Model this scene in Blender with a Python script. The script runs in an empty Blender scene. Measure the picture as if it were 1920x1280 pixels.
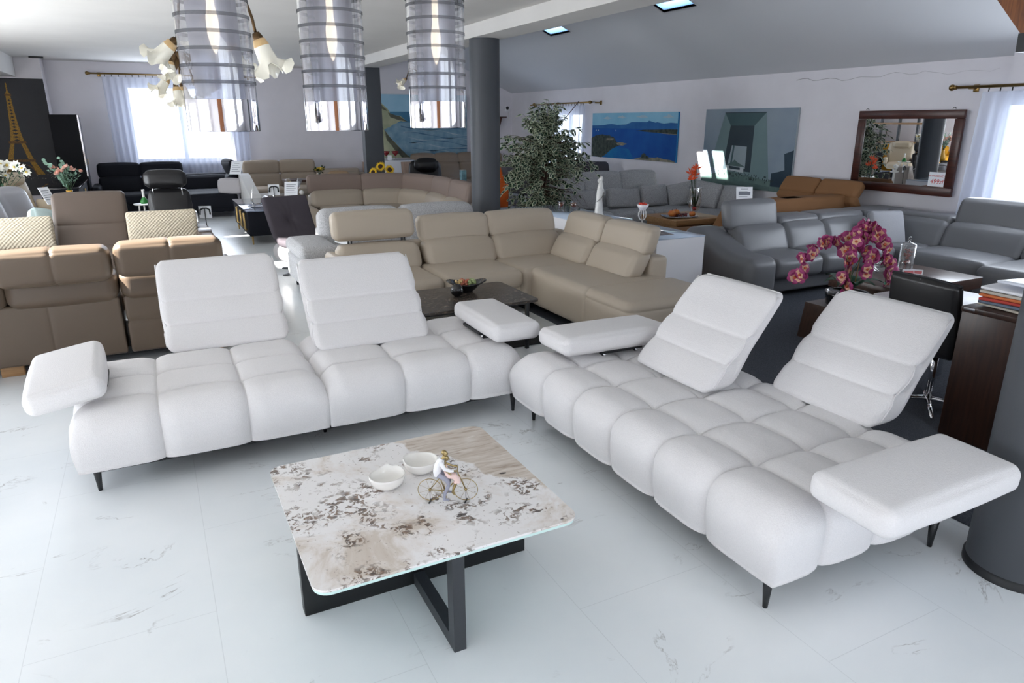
import bpy, math, random
import numpy as np
from mathutils import Matrix, Vector, Euler
R = math.radians
PI = math.pi
sc = bpy.context.scene
COL = sc.collection
rnd = random.Random(7)

# ---------------------------------------------------------------- materials
def lin(c):
    out = []
    for v in c[:3]:
        v = v / 255.0
        out.append(v / 12.92 if v <= .04045 else ((v + .055) / 1.055) ** 2.4)
    return (*out, 1.0)

def mat(name, col, rough=.5, metal=0.0, var=None, bump=None, spec=.5, coat=0.0, col2=None, alpha=None, sheen=0.0, emit=None):
    """var=(scale, contrast): mottled second tone; bump=(scale, strength[, kind])"""
    m = bpy.data.materials.new(name)
    m.use_nodes = True
    nt = m.node_tree
    b = nt.nodes['Principled BSDF']
    b.inputs['Base Color'].default_value = lin(col)
    b.inputs['Roughness'].default_value = rough
    b.inputs['Metallic'].default_value = metal
    b.inputs['Specular IOR Level'].default_value = spec
    b.inputs['Coat Weight'].default_value = coat
    if sheen:
        b.inputs['Sheen Weight'].default_value = sheen
    if emit:
        b.inputs['Emission Color'].default_value = lin(emit[0])
        b.inputs['Emission Strength'].default_value = emit[1]
    tc = nt.nodes.new('ShaderNodeTexCoord')
    if var:
        n = nt.nodes.new('ShaderNodeTexNoise')
        n.inputs['Scale'].default_value = var[0]
        n.inputs['Detail'].default_value = 4
        nt.links.new(tc.outputs['Object'], n.inputs['Vector'])
        r = nt.nodes.new('ShaderNodeValToRGB')
        r.color_ramp.elements[0].position = .32
        r.color_ramp.elements[1].position = .68
        c2 = col2 or tuple(max(0, v * (1 - var[1])) for v in col)
        r.color_ramp.elements[0].color = lin(c2)
        r.color_ramp.elements[1].color = lin(col)
        nt.links.new(n.outputs['Fac'], r.inputs['Fac'])
        nt.links.new(r.outputs['Color'], b.inputs['Base Color'])
    if bump:
        kind = bump[2] if len(bump) > 2 else 'noise'
        if kind == 'noise':
            t = nt.nodes.new('ShaderNodeTexNoise')
            t.inputs['Detail'].default_value = 3
            out = t.outputs['Fac']
            t.inputs['Scale'].default_value = bump[0]
            nt.links.new(tc.outputs['Object'], t.inputs['Vector'])
        elif kind == 'cell':
            t = nt.nodes.new('ShaderNodeTexVoronoi')
            out = t.outputs['Distance']
            t.inputs['Scale'].default_value = bump[0]
            nt.links.new(tc.outputs['Object'], t.inputs['Vector'])
        else:  # weave: crossed waves on the three axes
            t = nt.nodes.new('ShaderNodeVectorMath'); t.operation = 'SCALE'
            t.inputs['Scale'].default_value = bump[0]
            if kind == 'weave45':
                mp = nt.nodes.new('ShaderNodeMapping'); mp.inputs['Rotation'].default_value = (0, R(45), 0)
                nt.links.new(tc.outputs['Object'], mp.inputs['Vector']); nt.links.new(mp.outputs[0], t.inputs[0])
            else: nt.links.new(tc.outputs['Object'], t.inputs[0])
            s = nt.nodes.new('ShaderNodeVectorMath'); s.operation = 'SINE'
            nt.links.new(t.outputs[0], s.inputs[0])
            sp = nt.nodes.new('ShaderNodeSeparateXYZ')
            nt.links.new(s.outputs[0], sp.inputs[0])
            a = nt.nodes.new('ShaderNodeMath'); a.operation = 'MULTIPLY_ADD'
            nt.links.new(sp.outputs[0], a.inputs[0]); nt.links.new(sp.outputs[1], a.inputs[1]); nt.links.new(sp.outputs[2], a.inputs[2])
            out = a.outputs[0]
        bp = nt.nodes.new('ShaderNodeBump')
        bp.inputs['Strength'].default_value = bump[1]
        bp.inputs['Distance'].default_value = .004
        nt.links.new(out, bp.inputs['Height'])
        nt.links.new(bp.outputs['Normal'], b.inputs['Normal'])
    return m

def wood(name, c1, c2, rough=.35, scale=3.0, axis=0):
    m = mat(name, c1, rough)
    nt = m.node_tree; b = nt.nodes['Principled BSDF']
    tc = nt.nodes.new('ShaderNodeTexCoord'); mp = nt.nodes.new('ShaderNodeMapping')
    s = [14, 14, 14]; s[axis] = 1.2
    mp.inputs['Scale'].default_value = s
    nt.links.new(tc.outputs['Object'], mp.inputs['Vector'])
    n = nt.nodes.new('ShaderNodeTexNoise'); n.inputs['Scale'].default_value = scale; n.inputs['Detail'].default_value = 6; n.inputs['Distortion'].default_value = .6
    nt.links.new(mp.outputs[0], n.inputs['Vector'])
    r = nt.nodes.new('ShaderNodeValToRGB')
    r.color_ramp.elements[0].position = .3; r.color_ramp.elements[1].position = .7
    r.color_ramp.elements[0].color = lin(c2); r.color_ramp.elements[1].color = lin(c1)
    nt.links.new(n.outputs['Fac'], r.inputs['Fac']); nt.links.new(r.outputs['Color'], b.inputs['Base Color'])
    return m

def glass(name, tint=(255, 255, 255), gloss=.12, rough=.02):
    """thin clear glass: transparent with a Fresnel-weighted mirror coat"""
    m = bpy.data.materials.new(name); m.use_nodes = True
    nt = m.node_tree; nt.nodes.clear()
    o = nt.nodes.new('ShaderNodeOutputMaterial'); mx = nt.nodes.new('ShaderNodeMixShader')
    t = nt.nodes.new('ShaderNodeBsdfTransparent'); g = nt.nodes.new('ShaderNodeBsdfGlossy')
    lw = nt.nodes.new('ShaderNodeLayerWeight'); lw.inputs['Blend'].default_value = .35
    ml = nt.nodes.new('ShaderNodeMath'); ml.operation = 'MULTIPLY_ADD'
    ml.inputs[1].default_value = .7; ml.inputs[2].default_value = gloss * .5
    nt.links.new(lw.outputs['Facing'], ml.inputs[0])
    t.inputs['Color'].default_value = lin(tint); g.inputs['Roughness'].default_value = rough
    nt.links.new(ml.outputs[0], mx.inputs[0]); nt.links.new(t.outputs[0], mx.inputs[1]); nt.links.new(g.outputs[0], mx.inputs[2])
    nt.links.new(mx.outputs[0], o.inputs['Surface'])
    return m

def veil(name, col, trans, rough_mix=.5):
    """sheer cloth: part see-through, part diffuse and translucent"""
    m = bpy.data.materials.new(name); m.use_nodes = True
    nt = m.node_tree; nt.nodes.clear()
    o = nt.nodes.new('ShaderNodeOutputMaterial'); mx = nt.nodes.new('ShaderNodeMixShader'); m2 = nt.nodes.new('ShaderNodeMixShader')
    t = nt.nodes.new('ShaderNodeBsdfTransparent'); d = nt.nodes.new('ShaderNodeBsdfDiffuse'); l = nt.nodes.new('ShaderNodeBsdfTranslucent')
    d.inputs['Color'].default_value = lin(col); l.inputs['Color'].default_value = lin(col)
    m2.inputs[0].default_value = rough_mix; mx.inputs[0].default_value = 1 - trans
    nt.links.new(d.outputs[0], m2.inputs[1]); nt.links.new(l.outputs[0], m2.inputs[2])
    nt.links.new(t.outputs[0], mx.inputs[1]); nt.links.new(m2.outputs[0], mx.inputs[2])
    nt.links.new(mx.outputs[0], o.inputs['Surface'])
    return m

# ---------------------------------------------------------------- mesh builder
class MB:
    def __init__(s):
        s.v = []; s.f = []; s.m = []; s.n = 0; s.sm = []
    def add(s, v, f, mi=0, smooth=True, M=None):
        v = np.asarray(v, float)
        if M is not None:
            A = np.array(M); v = v @ A[:3, :3].T + A[:3, 3]
        s.v.append(v)
        for q in f:
            s.f.append(tuple(i + s.n for i in q)); s.m.append(mi); s.sm.append(smooth)
        s.n += len(v)
        return s
    def build(s, name, mats, parent=None, world=False):
        me = bpy.data.meshes.new(name)
        v = np.concatenate(s.v) if s.v else np.zeros((0, 3))
        me.from_pydata(v.tolist(), [], s.f)
        me.polygons.foreach_set('material_index', s.m)
        me.polygons.foreach_set('use_smooth', s.sm)
        for m in (mats if isinstance(mats, (list, tuple)) else [mats]):
            me.materials.append(m)
        me.update()
        o = bpy.data.objects.new(name, me)
        COL.objects.link(o)
        if parent is not None:
            o.parent = parent
            if parent.get('_w'):
                bpy.context.view_layer.update()
                o.matrix_parent_inverse = Matrix.Translation(parent.location).inverted() if parent.parent is None else Matrix()
        return o
    # --- shapes
    def pad(s, size, loc=(0, 0, 0), rot=(0, 0, 0), r=.04, puff=0.0, pax=None, seams=(), fn=None, n=6, k=3, mi=0):
        h = np.array(size, float) / 2
        r = min(r, .98 * h.min())
        ax = []
        for i in range(3):
            a = h[i]
            c = list(np.linspace(-(a - r), a - r, n + 1)) if a - r > 1e-4 else [0.0]
            for j in range(1, k + 1):
                t = r * math.tan(j / k * PI / 4)
                c += [-(a - r) - t, a - r + t]
            for sm in seams:
                if sm[0] == 'xyz'[i]:
                    for d in (0, .006, -.006, .016, -.016, .04, -.04, .08, -.08):
                        if abs(sm[1] + d) < a - .5 * r: c.append(sm[1] + d)
            c = sorted(c)
            cc = [c[0]]
            for x in c[1:]:
                if x - cc[-1] > .0025: cc.append(x)
            cc[-1] = a
            ax.append(np.array(cc))
        key = {}; pts = []; faces = []
        def vid(p):
            q = (round(p[0], 5), round(p[1], 5), round(p[2], 5))
            if q not in key:
                key[q] = len(pts); pts.append(p)
            return key[q]
        for d in range(3):
            e, g = (d + 1) % 3, (d + 2) % 3
            for sg in (-1, 1):
                ids = []
                for u in ax[e]:
                    row = []
                    for w in ax[g]:
                        p = [0, 0, 0]; p[d] = sg * h[d]; p[e] = u; p[g] = w
                        row.append(vid(p))
                    ids.append(row)
                for i in range(len(ax[e]) - 1):
                    for j in range(len(ax[g]) - 1):
                        q = (ids[i][j], ids[i + 1][j], ids[i + 1][j + 1], ids[i][j + 1])
                        faces.append(q if sg > 0 else q[::-1])
        p = np.array(pts)
        q = np.clip(p, -(h - r), h - r)
        dd = p - q
        nn = dd / np.maximum(np.linalg.norm(dd, axis=1, keepdims=True), 1e-9)
        pos = q + nn * r
        if puff:
            u = np.sort(np.abs(p / h), axis=1)
            g = puff * (1 - u[:, 0] ** 2) * (1 - u[:, 1] ** 2)
            if pax is not None: g = puff * np.prod([1 - (p[:, i] / h[i]) ** 2 for i in range(3) if i != pax], axis=0) ** .7 * np.abs(nn[:, pax])
            pos = pos + nn * g[:, None]
        for sm in seams:
            i = 'xyz'.index(sm[0]); dep = sm[2]; w = sm[3] if len(sm) > 3 else .05
            dx = np.abs(p[:, i] - sm[1])
            g = dep * (.5 * np.exp(-dx / .008) + .5 * np.exp(-(dx / w) ** 2))
            if len(sm) > 4 and sm[4] is not None:     # only on part of the surface
                g = g * sm[4](p)
            pos = pos - nn * g[:, None]
        if fn is not None:
            pos = fn(pos)
        M = Matrix.Translation(loc) @ Euler(rot).to_matrix().to_4x4()
        return s.add(pos, faces, mi, True, M)
    def box(s, x0, x1, y0, y1, z0, z1, mi=0, M=None):
        v = [(x0, y0, z0), (x1, y0, z0), (x1, y1, z0), (x0, y1, z0), (x0, y0, z1), (x1, y0, z1), (x1, y1, z1), (x0, y1, z1)]
        f = [(3, 2, 1, 0), (4, 5, 6, 7), (0, 1, 5, 4), (1, 2, 6, 5), (2, 3, 7, 6), (3, 0, 4, 7)]
        return s.add(v, f, mi, False, M)
    def rbox(s, x0, x1, y0, y1, z0, z1, r=.006, mi=0, rot=(0, 0, 0), k=2):
        return s.pad((x1 - x0, y1 - y0, z1 - z0), ((x0 + x1) / 2, (y0 + y1) / 2, (z0 + z1) / 2), rot, r=r, n=1, k=k, mi=mi)
    def tube(s, pts, rad, seg=8, mi=0, cap=True, closed=False):
        pts = [Vector(p) for p in pts]; n = len(pts)
        rs = rad if isinstance(rad, (list, tuple)) else [rad] * n
        v = []; f = []
        up = None
        for i, p in enumerate(pts):
            if closed:
                t = (pts[(i + 1) % n] - pts[i - 1]).normalized()
            else:
                t = (pts[min(i + 1, n - 1)] - pts[max(i - 1, 0)]).normalized()
            if up is None:
                up = Vector((0, 0, 1)) if abs(t.z) < .9 else Vector((1, 0, 0))
            a = t.cross(up)
            if a.length < 1e-6: a = t.cross(Vector((0, 1, .1)))
            a.normalize(); b = a.cross(t).normalized(); up = b
            for j in range(seg):
                th = 2 * PI * j / seg
                v.append(p + (a * math.cos(th) + b * math.sin(th)) * rs[i])
        m = n if closed else n - 1
        for i in range(m):
            for j in range(seg):
                a0 = i * seg + j; a1 = i * seg + (j + 1) % seg
                b0 = ((i + 1) % n) * seg + j; b1 = ((i + 1) % n) * seg + (j + 1) % seg
                f.append((a0, a1, b1, b0))
        if cap and not closed:
            f.append(tuple(range(seg))[::-1]); f.append(tuple((n - 1) * seg + j for j in range(seg)))
        return s.add([tuple(x) for x in v], f, mi, True)
    def lathe(s, prof, loc=(0, 0, 0), seg=24, mi=0, M=None, wave=None, smooth=True):
        """prof: (radius, z) pairs; wave(theta, i) -> extra (dr, dz)"""
        v = []; f = []
        for i, (r, z) in enumerate(prof):
            for j in range(seg):
                th = 2 * PI * j / seg
                dr, dz = wave(th, i) if wave else (0, 0)
                v.append((math.cos(th) * (r + dr), math.sin(th) * (r + dr), z + dz))
        for i in range(len(prof) - 1):
            for j in range(seg):
                a, b = i * seg + j, i * seg + (j + 1) % seg
                f.append((a, b, b + seg, a + seg))
        T = Matrix.Translation(loc)
        return s.add(v, f, mi, smooth, T @ M if M is not None else T)
    def ball(s, loc, rad, seg=12, rings=7, mi=0, sc=(1, 1, 1), rot=(0, 0, 0)):
        prof = [(max(1e-4, math.sin(PI * i / rings)) * rad, -math.cos(PI * i / rings) * rad) for i in range(rings + 1)]
        M = Euler(rot).to_matrix().to_4x4() @ Matrix.Diagonal((*sc, 1))
        return s.lathe(prof, loc, seg, mi, M)
    def prism(s, poly, a0, a1, axis='x', mi=0, smooth=False):
        """poly: 2D outline in the other two axes, extruded along axis"""
        n = len(poly); v = []
        for a in (a0, a1):
            for (p, q) in poly:
                v.append({'x': (a, p, q), 'y': (p, a, q), 'z': (p, q, a)}[axis])
        f = [tuple(range(n))[::-1], tuple(range(n, 2 * n))]
        for i in range(n):
            j = (i + 1) % n
            f.append((i, j, n + j, n + i))
        return s.add(v, f, mi, smooth)
    def poly(s, pts, mi=0):
        return s.add(pts, [tuple(range(len(pts)))], mi, False)

# ---------------------------------------------------------------- scene objects
def tag(o, label=None, cat=None, group=None, kind=None):
    if label: o['label'] = label
    if cat: o['category'] = cat
    if group: o['group'] = group
    if kind: o['kind'] = kind
    return o
def thing(name, label, cat, loc=(0, 0, 0), rz=0.0, group=None, world=False):
    o = bpy.data.objects.new(name, None)
    COL.objects.link(o)
    o.location = loc; o.rotation_euler = (0, 0, rz); o.empty_display_size = .1
    if world: o['_w'] = 1
    return tag(o, label, cat, group)
def struct(name, mb, m, label=None):
    return tag(mb.build(name, m), label, None, None, 'structure')
def P(T, name, m, size, loc, rot=(0, 0, 0), **k):
    """one soft or bevelled part under the thing T"""
    return MB().pad(size, loc, rot, **k).build(name, m, T)
def copy_tree(o, parent=None):
    c = o.copy(); COL.objects.link(c)
    if parent is not None: c.parent = parent
    for ch in list(o.children): copy_tree(ch, c)
    return c
def dup(o, loc, rz=None, label=None):
    c = copy_tree(o); c.location = loc
    if rz is not None: c.rotation_euler.z = rz
    if label: c['label'] = label
    return c
def lean(dy, z0, z1, dx=0):
    """shear: pushes +y (and +x) as z goes from z0 to z1"""
    def f(p):
        t = (p[:, 2] - z0) / (z1 - z0)
        p = p.copy(); p[:, 1] += dy * t; p[:, 0] += dx * t
        return p
    return f
# ---------------------------------------------------------------- material library
WHITE = mat('white_fabric', (228, 226, 227), .85, var=(220, .03), bump=(210, .22, 'cell'), spec=.2)
BEIGE = mat('beige_leather', (180, 168, 152), .42, bump=(420, .12), spec=.4)
TAUPE = mat('taupe_leather', (94, 80, 67), .42, bump=(420, .12), spec=.45)
TAUPED = mat('dark_taupe_leather', (93, 80, 71), .5, bump=(420, .12), spec=.4)
TAUPEF = mat('taupe_fabric', (140, 124, 113), .8, bump=(300, .2), spec=.2)
GREIGE = mat('greige_leather', (170, 156, 140), .5, bump=(420, .1), spec=.35)
GREYL = mat('grey_leather', (116, 117, 121), .38, bump=(420, .12), spec=.45)
GREYF = mat('grey_speckled_fabric', (214, 214, 216), .9, var=(160, .3), bump=(260, .4), spec=.15)
GREYF2 = mat('mid_grey_speckled_fabric', (192, 192, 194), .9, var=(160, .32), bump=(260, .4), spec=.15)
CAMEL = mat('camel_fabric', (138, 100, 68), .75, bump=(300, .2), spec=.2)
BLACKL = mat('black_leather', (29, 28, 30), .33, bump=(300, .15), spec=.5)
BLACKF = mat('black_fabric', (24, 26, 33), .8, bump=(300, .2), spec=.2)
CHARF = mat('charcoal_fabric', (72, 68, 74), .9, bump=(260, .35), spec=.15)
DGREY = mat('dark_grey_fabric', (82, 80, 86), .85, bump=(300, .2), spec=.2)
SILVERL = mat('silver_grey_leather', (150, 150, 156), .3, bump=(300, .1), spec=.55)
CREAM = mat('cream_leather', (196, 182, 160), .45, spec=.4)
BROWNL = mat('brown_leather', (150, 132, 114), .3, bump=(300, .1), spec=.5)
MUSTARD = mat('mustard_fabric', (196, 140, 20), .85, bump=(300, .2))
ORANGE = mat('orange_fabric', (220, 98, 24), .8, bump=(200, .3))
OFFW = mat('patterned_cushion_fabric', (212, 200, 178), .8, bump=(240, .6, 'weave45'), spec=.2)
BLACKM = mat('black_metal', (26, 28, 31), .45, spec=.5)
DKMETAL = mat('anthracite_metal', (52, 55, 60), .45, spec=.5)
COLUMN = mat('anthracite_paint', (70, 73, 78), .5, bump=(180, .06), spec=.35)
CHROME = mat('chrome', (235, 235, 238), .06, 1.0)
BRASS = mat('antique_brass', (150, 122, 74), .3, 1.0)
BRONZE = mat('bronze', (92, 72, 50), .4, .9)
GOLD = mat('gold_metal', (190, 160, 105), .3, 1.0)
WALL = mat('wall_paint', (228, 225, 230), .8, var=(3, .02), bump=(90, .05), spec=.2)
CEIL = mat('ceiling_paint', (208, 206, 203), .85, var=(2, .02), bump=(60, .05), spec=.15)
SLOPE = mat('sloped_ceiling_paint', (216, 218, 222), .8, bump=(70, .05), spec=.2)
DKWOOD = wood('dark_wenge_wood', (66, 42, 32), (44, 27, 20), .3, axis=2)
DKWOODX = wood('dark_wenge_wood_flat', (88, 64, 54), (62, 44, 36), .3, axis=0)
OAK = wood('oak_wood', (176, 138, 96), (150, 112, 72), .5, axis=0)
REDWOOD = wood('mahogany_wood', (78, 38, 28), (52, 24, 18), .35, axis=0)
PINE = wood('stained_pine', (150, 88, 38), (112, 60, 22), .45, axis=2)
WHITELAC = mat('white_lacquer', (232, 232, 236), .4)
GLASSW = mat('white_back_painted_glass', (196, 212, 232), .05, spec=.6, coat=.5)
GLASS = glass('clear_glass')
GLASSB = glass('aqua_glass', (170, 215, 225), .2)
PORC = mat('white_porcelain', (240, 238, 234), .2, spec=.5, coat=.4)
PAPER = mat('white_paper', (238, 240, 244), .7)
INK = mat('grey_print', (120, 124, 134), .7)
RED = mat('red_print', (196, 44, 48), .6)
GREEN = mat('leaf_green', (44, 78, 42), .5, var=(30, .35))
DKGREEN = mat('dark_leaf_green', (28, 58, 38), .45)
BLACKGL = mat('black_glaze', (14, 14, 16), .12, coat=.5)

def nodes_of(m):
    nt = m.node_tree
    return nt, nt.nodes['Principled BSDF']
def noise(nt, vec, scale, detail=5, dist=0.0, rough=.55):
    n = nt.nodes.new('ShaderNodeTexNoise')
    n.inputs['Scale'].default_value = scale; n.inputs['Detail'].default_value = detail
    n.inputs['Distortion'].default_value = dist; n.inputs['Roughness'].default_value = rough
    nt.links.new(vec, n.inputs['Vector'])
    return n.outputs['Fac']
def ramp(nt, fac, stops):
    r = nt.nodes.new('ShaderNodeValToRGB')
    el = r.color_ramp.elements
    while len(el) > 2: el.remove(el[-1])
    for i, (p, c) in enumerate(stops):
        e = el[i] if i < 2 else el.new(p)
        e.position = p
        e.color = (c, c, c, 1) if isinstance(c, (int, float)) else lin(c)
    nt.links.new(fac, r.inputs['Fac'])
    return r.outputs['Color']
def math2(nt, op, a, b):
    m = nt.nodes.new('ShaderNodeMath'); m.operation = op
    for i, x in enumerate((a, b)):
        if isinstance(x, (int, float)): m.inputs[i].default_value = x
        else: nt.links.new(x, m.inputs[i])
    return m.outputs[0]
def mixc(nt, fac, a, b):
    m = nt.nodes.new('ShaderNodeMix'); m.data_type = 'RGBA'
    if isinstance(fac, (int, float)): m.inputs[0].default_value = fac
    else: nt.links.new(fac, m.inputs[0])
    for i, x in ((6, a), (7, b)):
        if isinstance(x, tuple): m.inputs[i].default_value = lin(x)
        else: nt.links.new(x, m.inputs[i])
    return m.outputs[2]
def mapped(nt, scale=(1, 1, 1), rot=(0, 0, 0), loc=(0, 0, 0)):
    tc = nt.nodes.new('ShaderNodeTexCoord'); mp = nt.nodes.new('ShaderNodeMapping')
    mp.inputs['Scale'].default_value = scale; mp.inputs['Rotation'].default_value = rot; mp.inputs['Location'].default_value = loc
    nt.links.new(tc.outputs['Object'], mp.inputs['Vector'])
    return mp.outputs[0]

# white marble-look vinyl floor: thin broken grey veins, fine tile joints
FLOOR = mat('white_marble_vinyl', (238, 241, 243), .22, spec=.45)
nt, b = nodes_of(FLOOR)
v = mapped(nt, (1.0, 1.9, 1), (0, 0, R(-18)))
a = noise(nt, v, 1.15, 7, 1.6, .6)
d = math2(nt, 'ABSOLUTE', math2(nt, 'SUBTRACT', a, .5), 0)
vein = ramp(nt, d, [(0.0, 1.0), (.011, 0.0)])
msk = ramp(nt, noise(nt, mapped(nt, (1, 1.6, 1), (0, 0, R(-18)), (3, 1, 0)), 2.3, 3), [(.55, 0.0), (.64, 1.0)])
vm = math2(nt, 'MULTIPLY', vein, msk)
fine = math2(nt, 'MULTIPLY', ramp(nt, noise(nt, v, 14, 4, 1.0), [(.45, .3), (.6, 1.0)]), vm)
soft = ramp(nt, noise(nt, mapped(nt), 1.1, 4), [(.3, (226, 232, 236)), (.75, (240, 243, 245))])
c = mixc(nt, math2(nt, 'MULTIPLY', fine, .75), soft, (128, 124, 122))
br = nt.nodes.new('ShaderNodeTexBrick')
br.inputs['Scale'].default_value = 1.0
br.inputs['Mortar Size'].default_value = .0014; br.inputs['Brick Width'].default_value = 1.22; br.inputs['Row Height'].default_value = .61
br.inputs['Color1'].default_value = br.inputs['Color2'].default_value = (0, 0, 0, 1); br.inputs['Mortar'].default_value = (1, 1, 1, 1)
nt.links.new(mapped(nt, (1, 1, 1), (0, 0, R(90))), br.inputs['Vector'])
c = mixc(nt, math2(nt, 'MULTIPLY', br.outputs['Color'], .22), c, (150, 155, 160))
nt.links.new(c, b.inputs['Base Color'])

# carpet
CARPET = mat('dark_grey_carpet', (98, 102, 111), .95, var=(260, .35), bump=(320, .8), spec=.05)

# patagonia stone of the coffee table
STONE = mat('beige_white_granite', (235, 230, 226), .22, spec=.5)
nt, b = nodes_of(STONE)
v = mapped(nt)
big = ramp(nt, noise(nt, mapped(nt, (1, 1, 1), (0, 0, 0), (1.7, .4, 0)), 3.2, 8, .5, .65), [(.50, (238, 236, 236)), (.57, (228, 222, 218)), (.62, (210, 200, 190)), (.78, (192, 176, 162))])
streak = noise(nt, mapped(nt, (1.2, 7, 1), (0, 0, R(28))), 5, 7, .8)
# the streaky beige corner of the slab (back right)
sp = nt.nodes.new('ShaderNodeSeparateXYZ'); nt.links.new(v, sp.inputs[0])
edge = math2(nt, 'ADD', math2(nt, 'ADD', math2(nt, 'MULTIPLY', sp.outputs[0], .85), math2(nt, 'MULTIPLY', sp.outputs[1], .54)), math2(nt, 'MULTIPLY', noise(nt, v, 7, 6), .25))
corner = ramp(nt, edge, [(.405, 0.0), (.42, 1.0)])
cst = ramp(nt, streak, [(.3, (170, 154, 140)), (.45, (200, 188, 176)), (.6, (214, 205, 196)), (.75, (232, 226, 220))])
c = mixc(nt, corner, big, cst)
clus = ramp(nt, noise(nt, mapped(nt, (1, 1, 1), (0, 0, 0), (5.3, 2.2, 0)), 5.2, 4, .5), [(.49, 0.0), (.58, 1.0)])
speck = ramp(nt, noise(nt, v, 34, 5, .9, .62), [(.51, 0.0), (.545, 1.0)])
ncorner = math2(nt, 'SUBTRACT', 1.0, corner)
sm_ = math2(nt, 'MULTIPLY', math2(nt, 'MULTIPLY', clus, speck), ncorner)
c = mixc(nt, math2(nt, 'MULTIPLY', sm_, .9), c, ramp(nt, noise(nt, v, 60, 3), [(.35, (58, 48, 44)), (.65, (134, 108, 90))]))
speck2 = ramp(nt, noise(nt, v, 75, 4, .5), [(.66, 0.0), (.69, 1.0)])
c = mixc(nt, math2(nt, 'MULTIPLY', math2(nt, 'MULTIPLY', speck2, ncorner), .7), c, (112, 92, 80))
flake = ramp(nt, noise(nt, mapped(nt, (1, 2.2, 1), (0, 0, R(20)), (9, 4, 0)), 6.5, 2, .6), [(.735, 0.0), (.745, 1.0)])
c = mixc(nt, math2(nt, 'MULTIPLY', flake, .9), c, (66, 62, 62))
rust = ramp(nt, noise(nt, mapped(nt, (1, 1, 1), (0, 0, 0), (2, 8, 0)), 5, 5), [(.66, 0.0), (.76, .6)])
c = mixc(nt, rust, c, (176, 140, 112))
nt.links.new(c, b.inputs['Base Color'])

DKSTONE = mat('dark_brown_marble', (70, 64, 60), .25, spec=.5)
nt, b = nodes_of(DKSTONE)
a = noise(nt, mapped(nt), 8, 7, 1.5)
ve = ramp(nt, math2(nt, 'ABSOLUTE', math2(nt, 'SUBTRACT', a, .5), 0), [(0, 1.0), (.02, 0.0)])
nt.links.new(mixc(nt, math2(nt, 'MULTIPLY', ve, .6), (66, 60, 56), (140, 124, 108)), b.inputs['Base Color'])

# ---------------------------------------------------------------- the room
XL, XR, YF, YB = -3.4, 8.4, -2.4, 16.5
HC = 2.85
SK = .42                                     # slope of the right-hand roof
def zs(x): return 2.42 + (8.4 - x) * SK
def wall_holes(axis, pos, a0, a1, z0, z1, holes, t=.25, out=1):
    """wall slab with rectangular openings (a, b, zl, zh), built of solid blocks"""
    mb = MB()
    cuts = sorted({a0, a1, *[h[0] for h in holes], *[h[1] for h in holes]})
    for i in range(len(cuts) - 1):
        l, r = cuts[i], cuts[i + 1]
        zsp = [(z0, z1)]
        for h in holes:
            if h[0] <= l and h[1] >= r:
                nz = []
                for (p, q) in zsp:
                    if h[2] > p: nz.append((p, min(q, h[2])))
                    if h[3] < q: nz.append((max(p, h[3]), q))
                zsp = nz
        for (p, q) in zsp:
            lo, hi = sorted((pos, pos + out * t))
            if axis == 'y': mb.box(l, r, lo, hi, p, q)
            else: mb.box(lo, hi, l, r, p, q)
    return mb
WB = (-.21, 1.72, .95, 2.45)                 # window in the back wall
WM = (13.15, 14.4, .75, 1.95)                # window in the right wall, behind the fig tree
WR = (3.0, 4.72, .75, 1.98)                  # window at the right edge
WF = [(.2, 2.6, .9, 2.3), (3.6, 6.4, .9, 2.3)]   # shop windows behind the camera
WL = [(-1.6, 1.2, .8, 1.9), (1.8, 4.4, .8, 1.8), (6.0, 8.0, .6, 1.8), (8.6, 11.2, .6, 1.8)]  # left wall windows, outside the picture; the last two added for fill light
fl = MB(); fl.box(XL - .3, XR + .3, YF - .3, YB + .3, -.12, 0)
struct('floor', fl, FLOOR, 'white marble-look vinyl floor with thin grey veins')
cp = MB(); cp.box(3.09, XR, YF, 6.6, 0.0005, .006)
tag(cp.build('carpet', CARPET), 'dark grey carpet laid on the right side of the showroom', 'carpet', kind='structure')
struct('wall_back', wall_holes('y', YB, XL, XR + .25, 0, 5.2, [WB]), WALL)
struct('wall_right', wall_holes('x', XR, YF, YB, 0, 2.75, [WM, WR]), WALL)
struct('wall_left', wall_holes('x', XL, YF, YB, 0, 2.9, WL, out=-1), WALL)
struct('wall_front', wall_holes('y', YF, XL, XR + .25, 0, 5.2, WF, out=-1), WALL)
wg = MB(); wg.box(XL, -1.5, 15.95, YB, 0, HC)
struct('wall_corner', wg, WALL, 'wall block in the far left corner that carries the tower poster')
# ceiling over the left part, with unseen openings added to throw sun patches (all outside the picture)
CH = [(-3.38, -1.50, 5.70, 6.30), (-2.05, -1.14, 8.40, 9.15), (-2.2, -1.72, 9.5, 10.0), (-2.55, -1.98, 12.40, 12.55), (-2.2, -2.0, 12.78, 12.88)]
def ceil_holes(x0, x1, y0, y1, holes, zf, t=.12):
    mb = MB()
    ys = sorted({y0, y1, *[h[2] for h in holes], *[h[3] for h in holes]})
    for i in range(len(ys) - 1):
        a, b_ = ys[i], ys[i + 1]
        spans = [(x0, x1)]
        for h in holes:
            if h[2] <= a and h[3] >= b_:
                ns = []
                for (p, q) in spans:
                    if h[0] >= q or h[1] <= p: ns.append((p, q)); continue
                    if h[0] > p: ns.append((p, h[0]))
                    if h[1] < q: ns.append((h[1], q))
                spans = ns
        for (p, q) in spans:
            v = []
            for z_ in (0, t):
                for (x, y) in ((p, a), (q, a), (q, b_), (p, b_)):
                    v.append((x, y, zf(x) + z_))
            mb.add(v, [(3, 2, 1, 0), (4, 5, 6, 7), (0, 1, 5, 4), (1, 2, 6, 5), (2, 3, 7, 6), (3, 0, 4, 7)], 0, False)
    return mb
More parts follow.
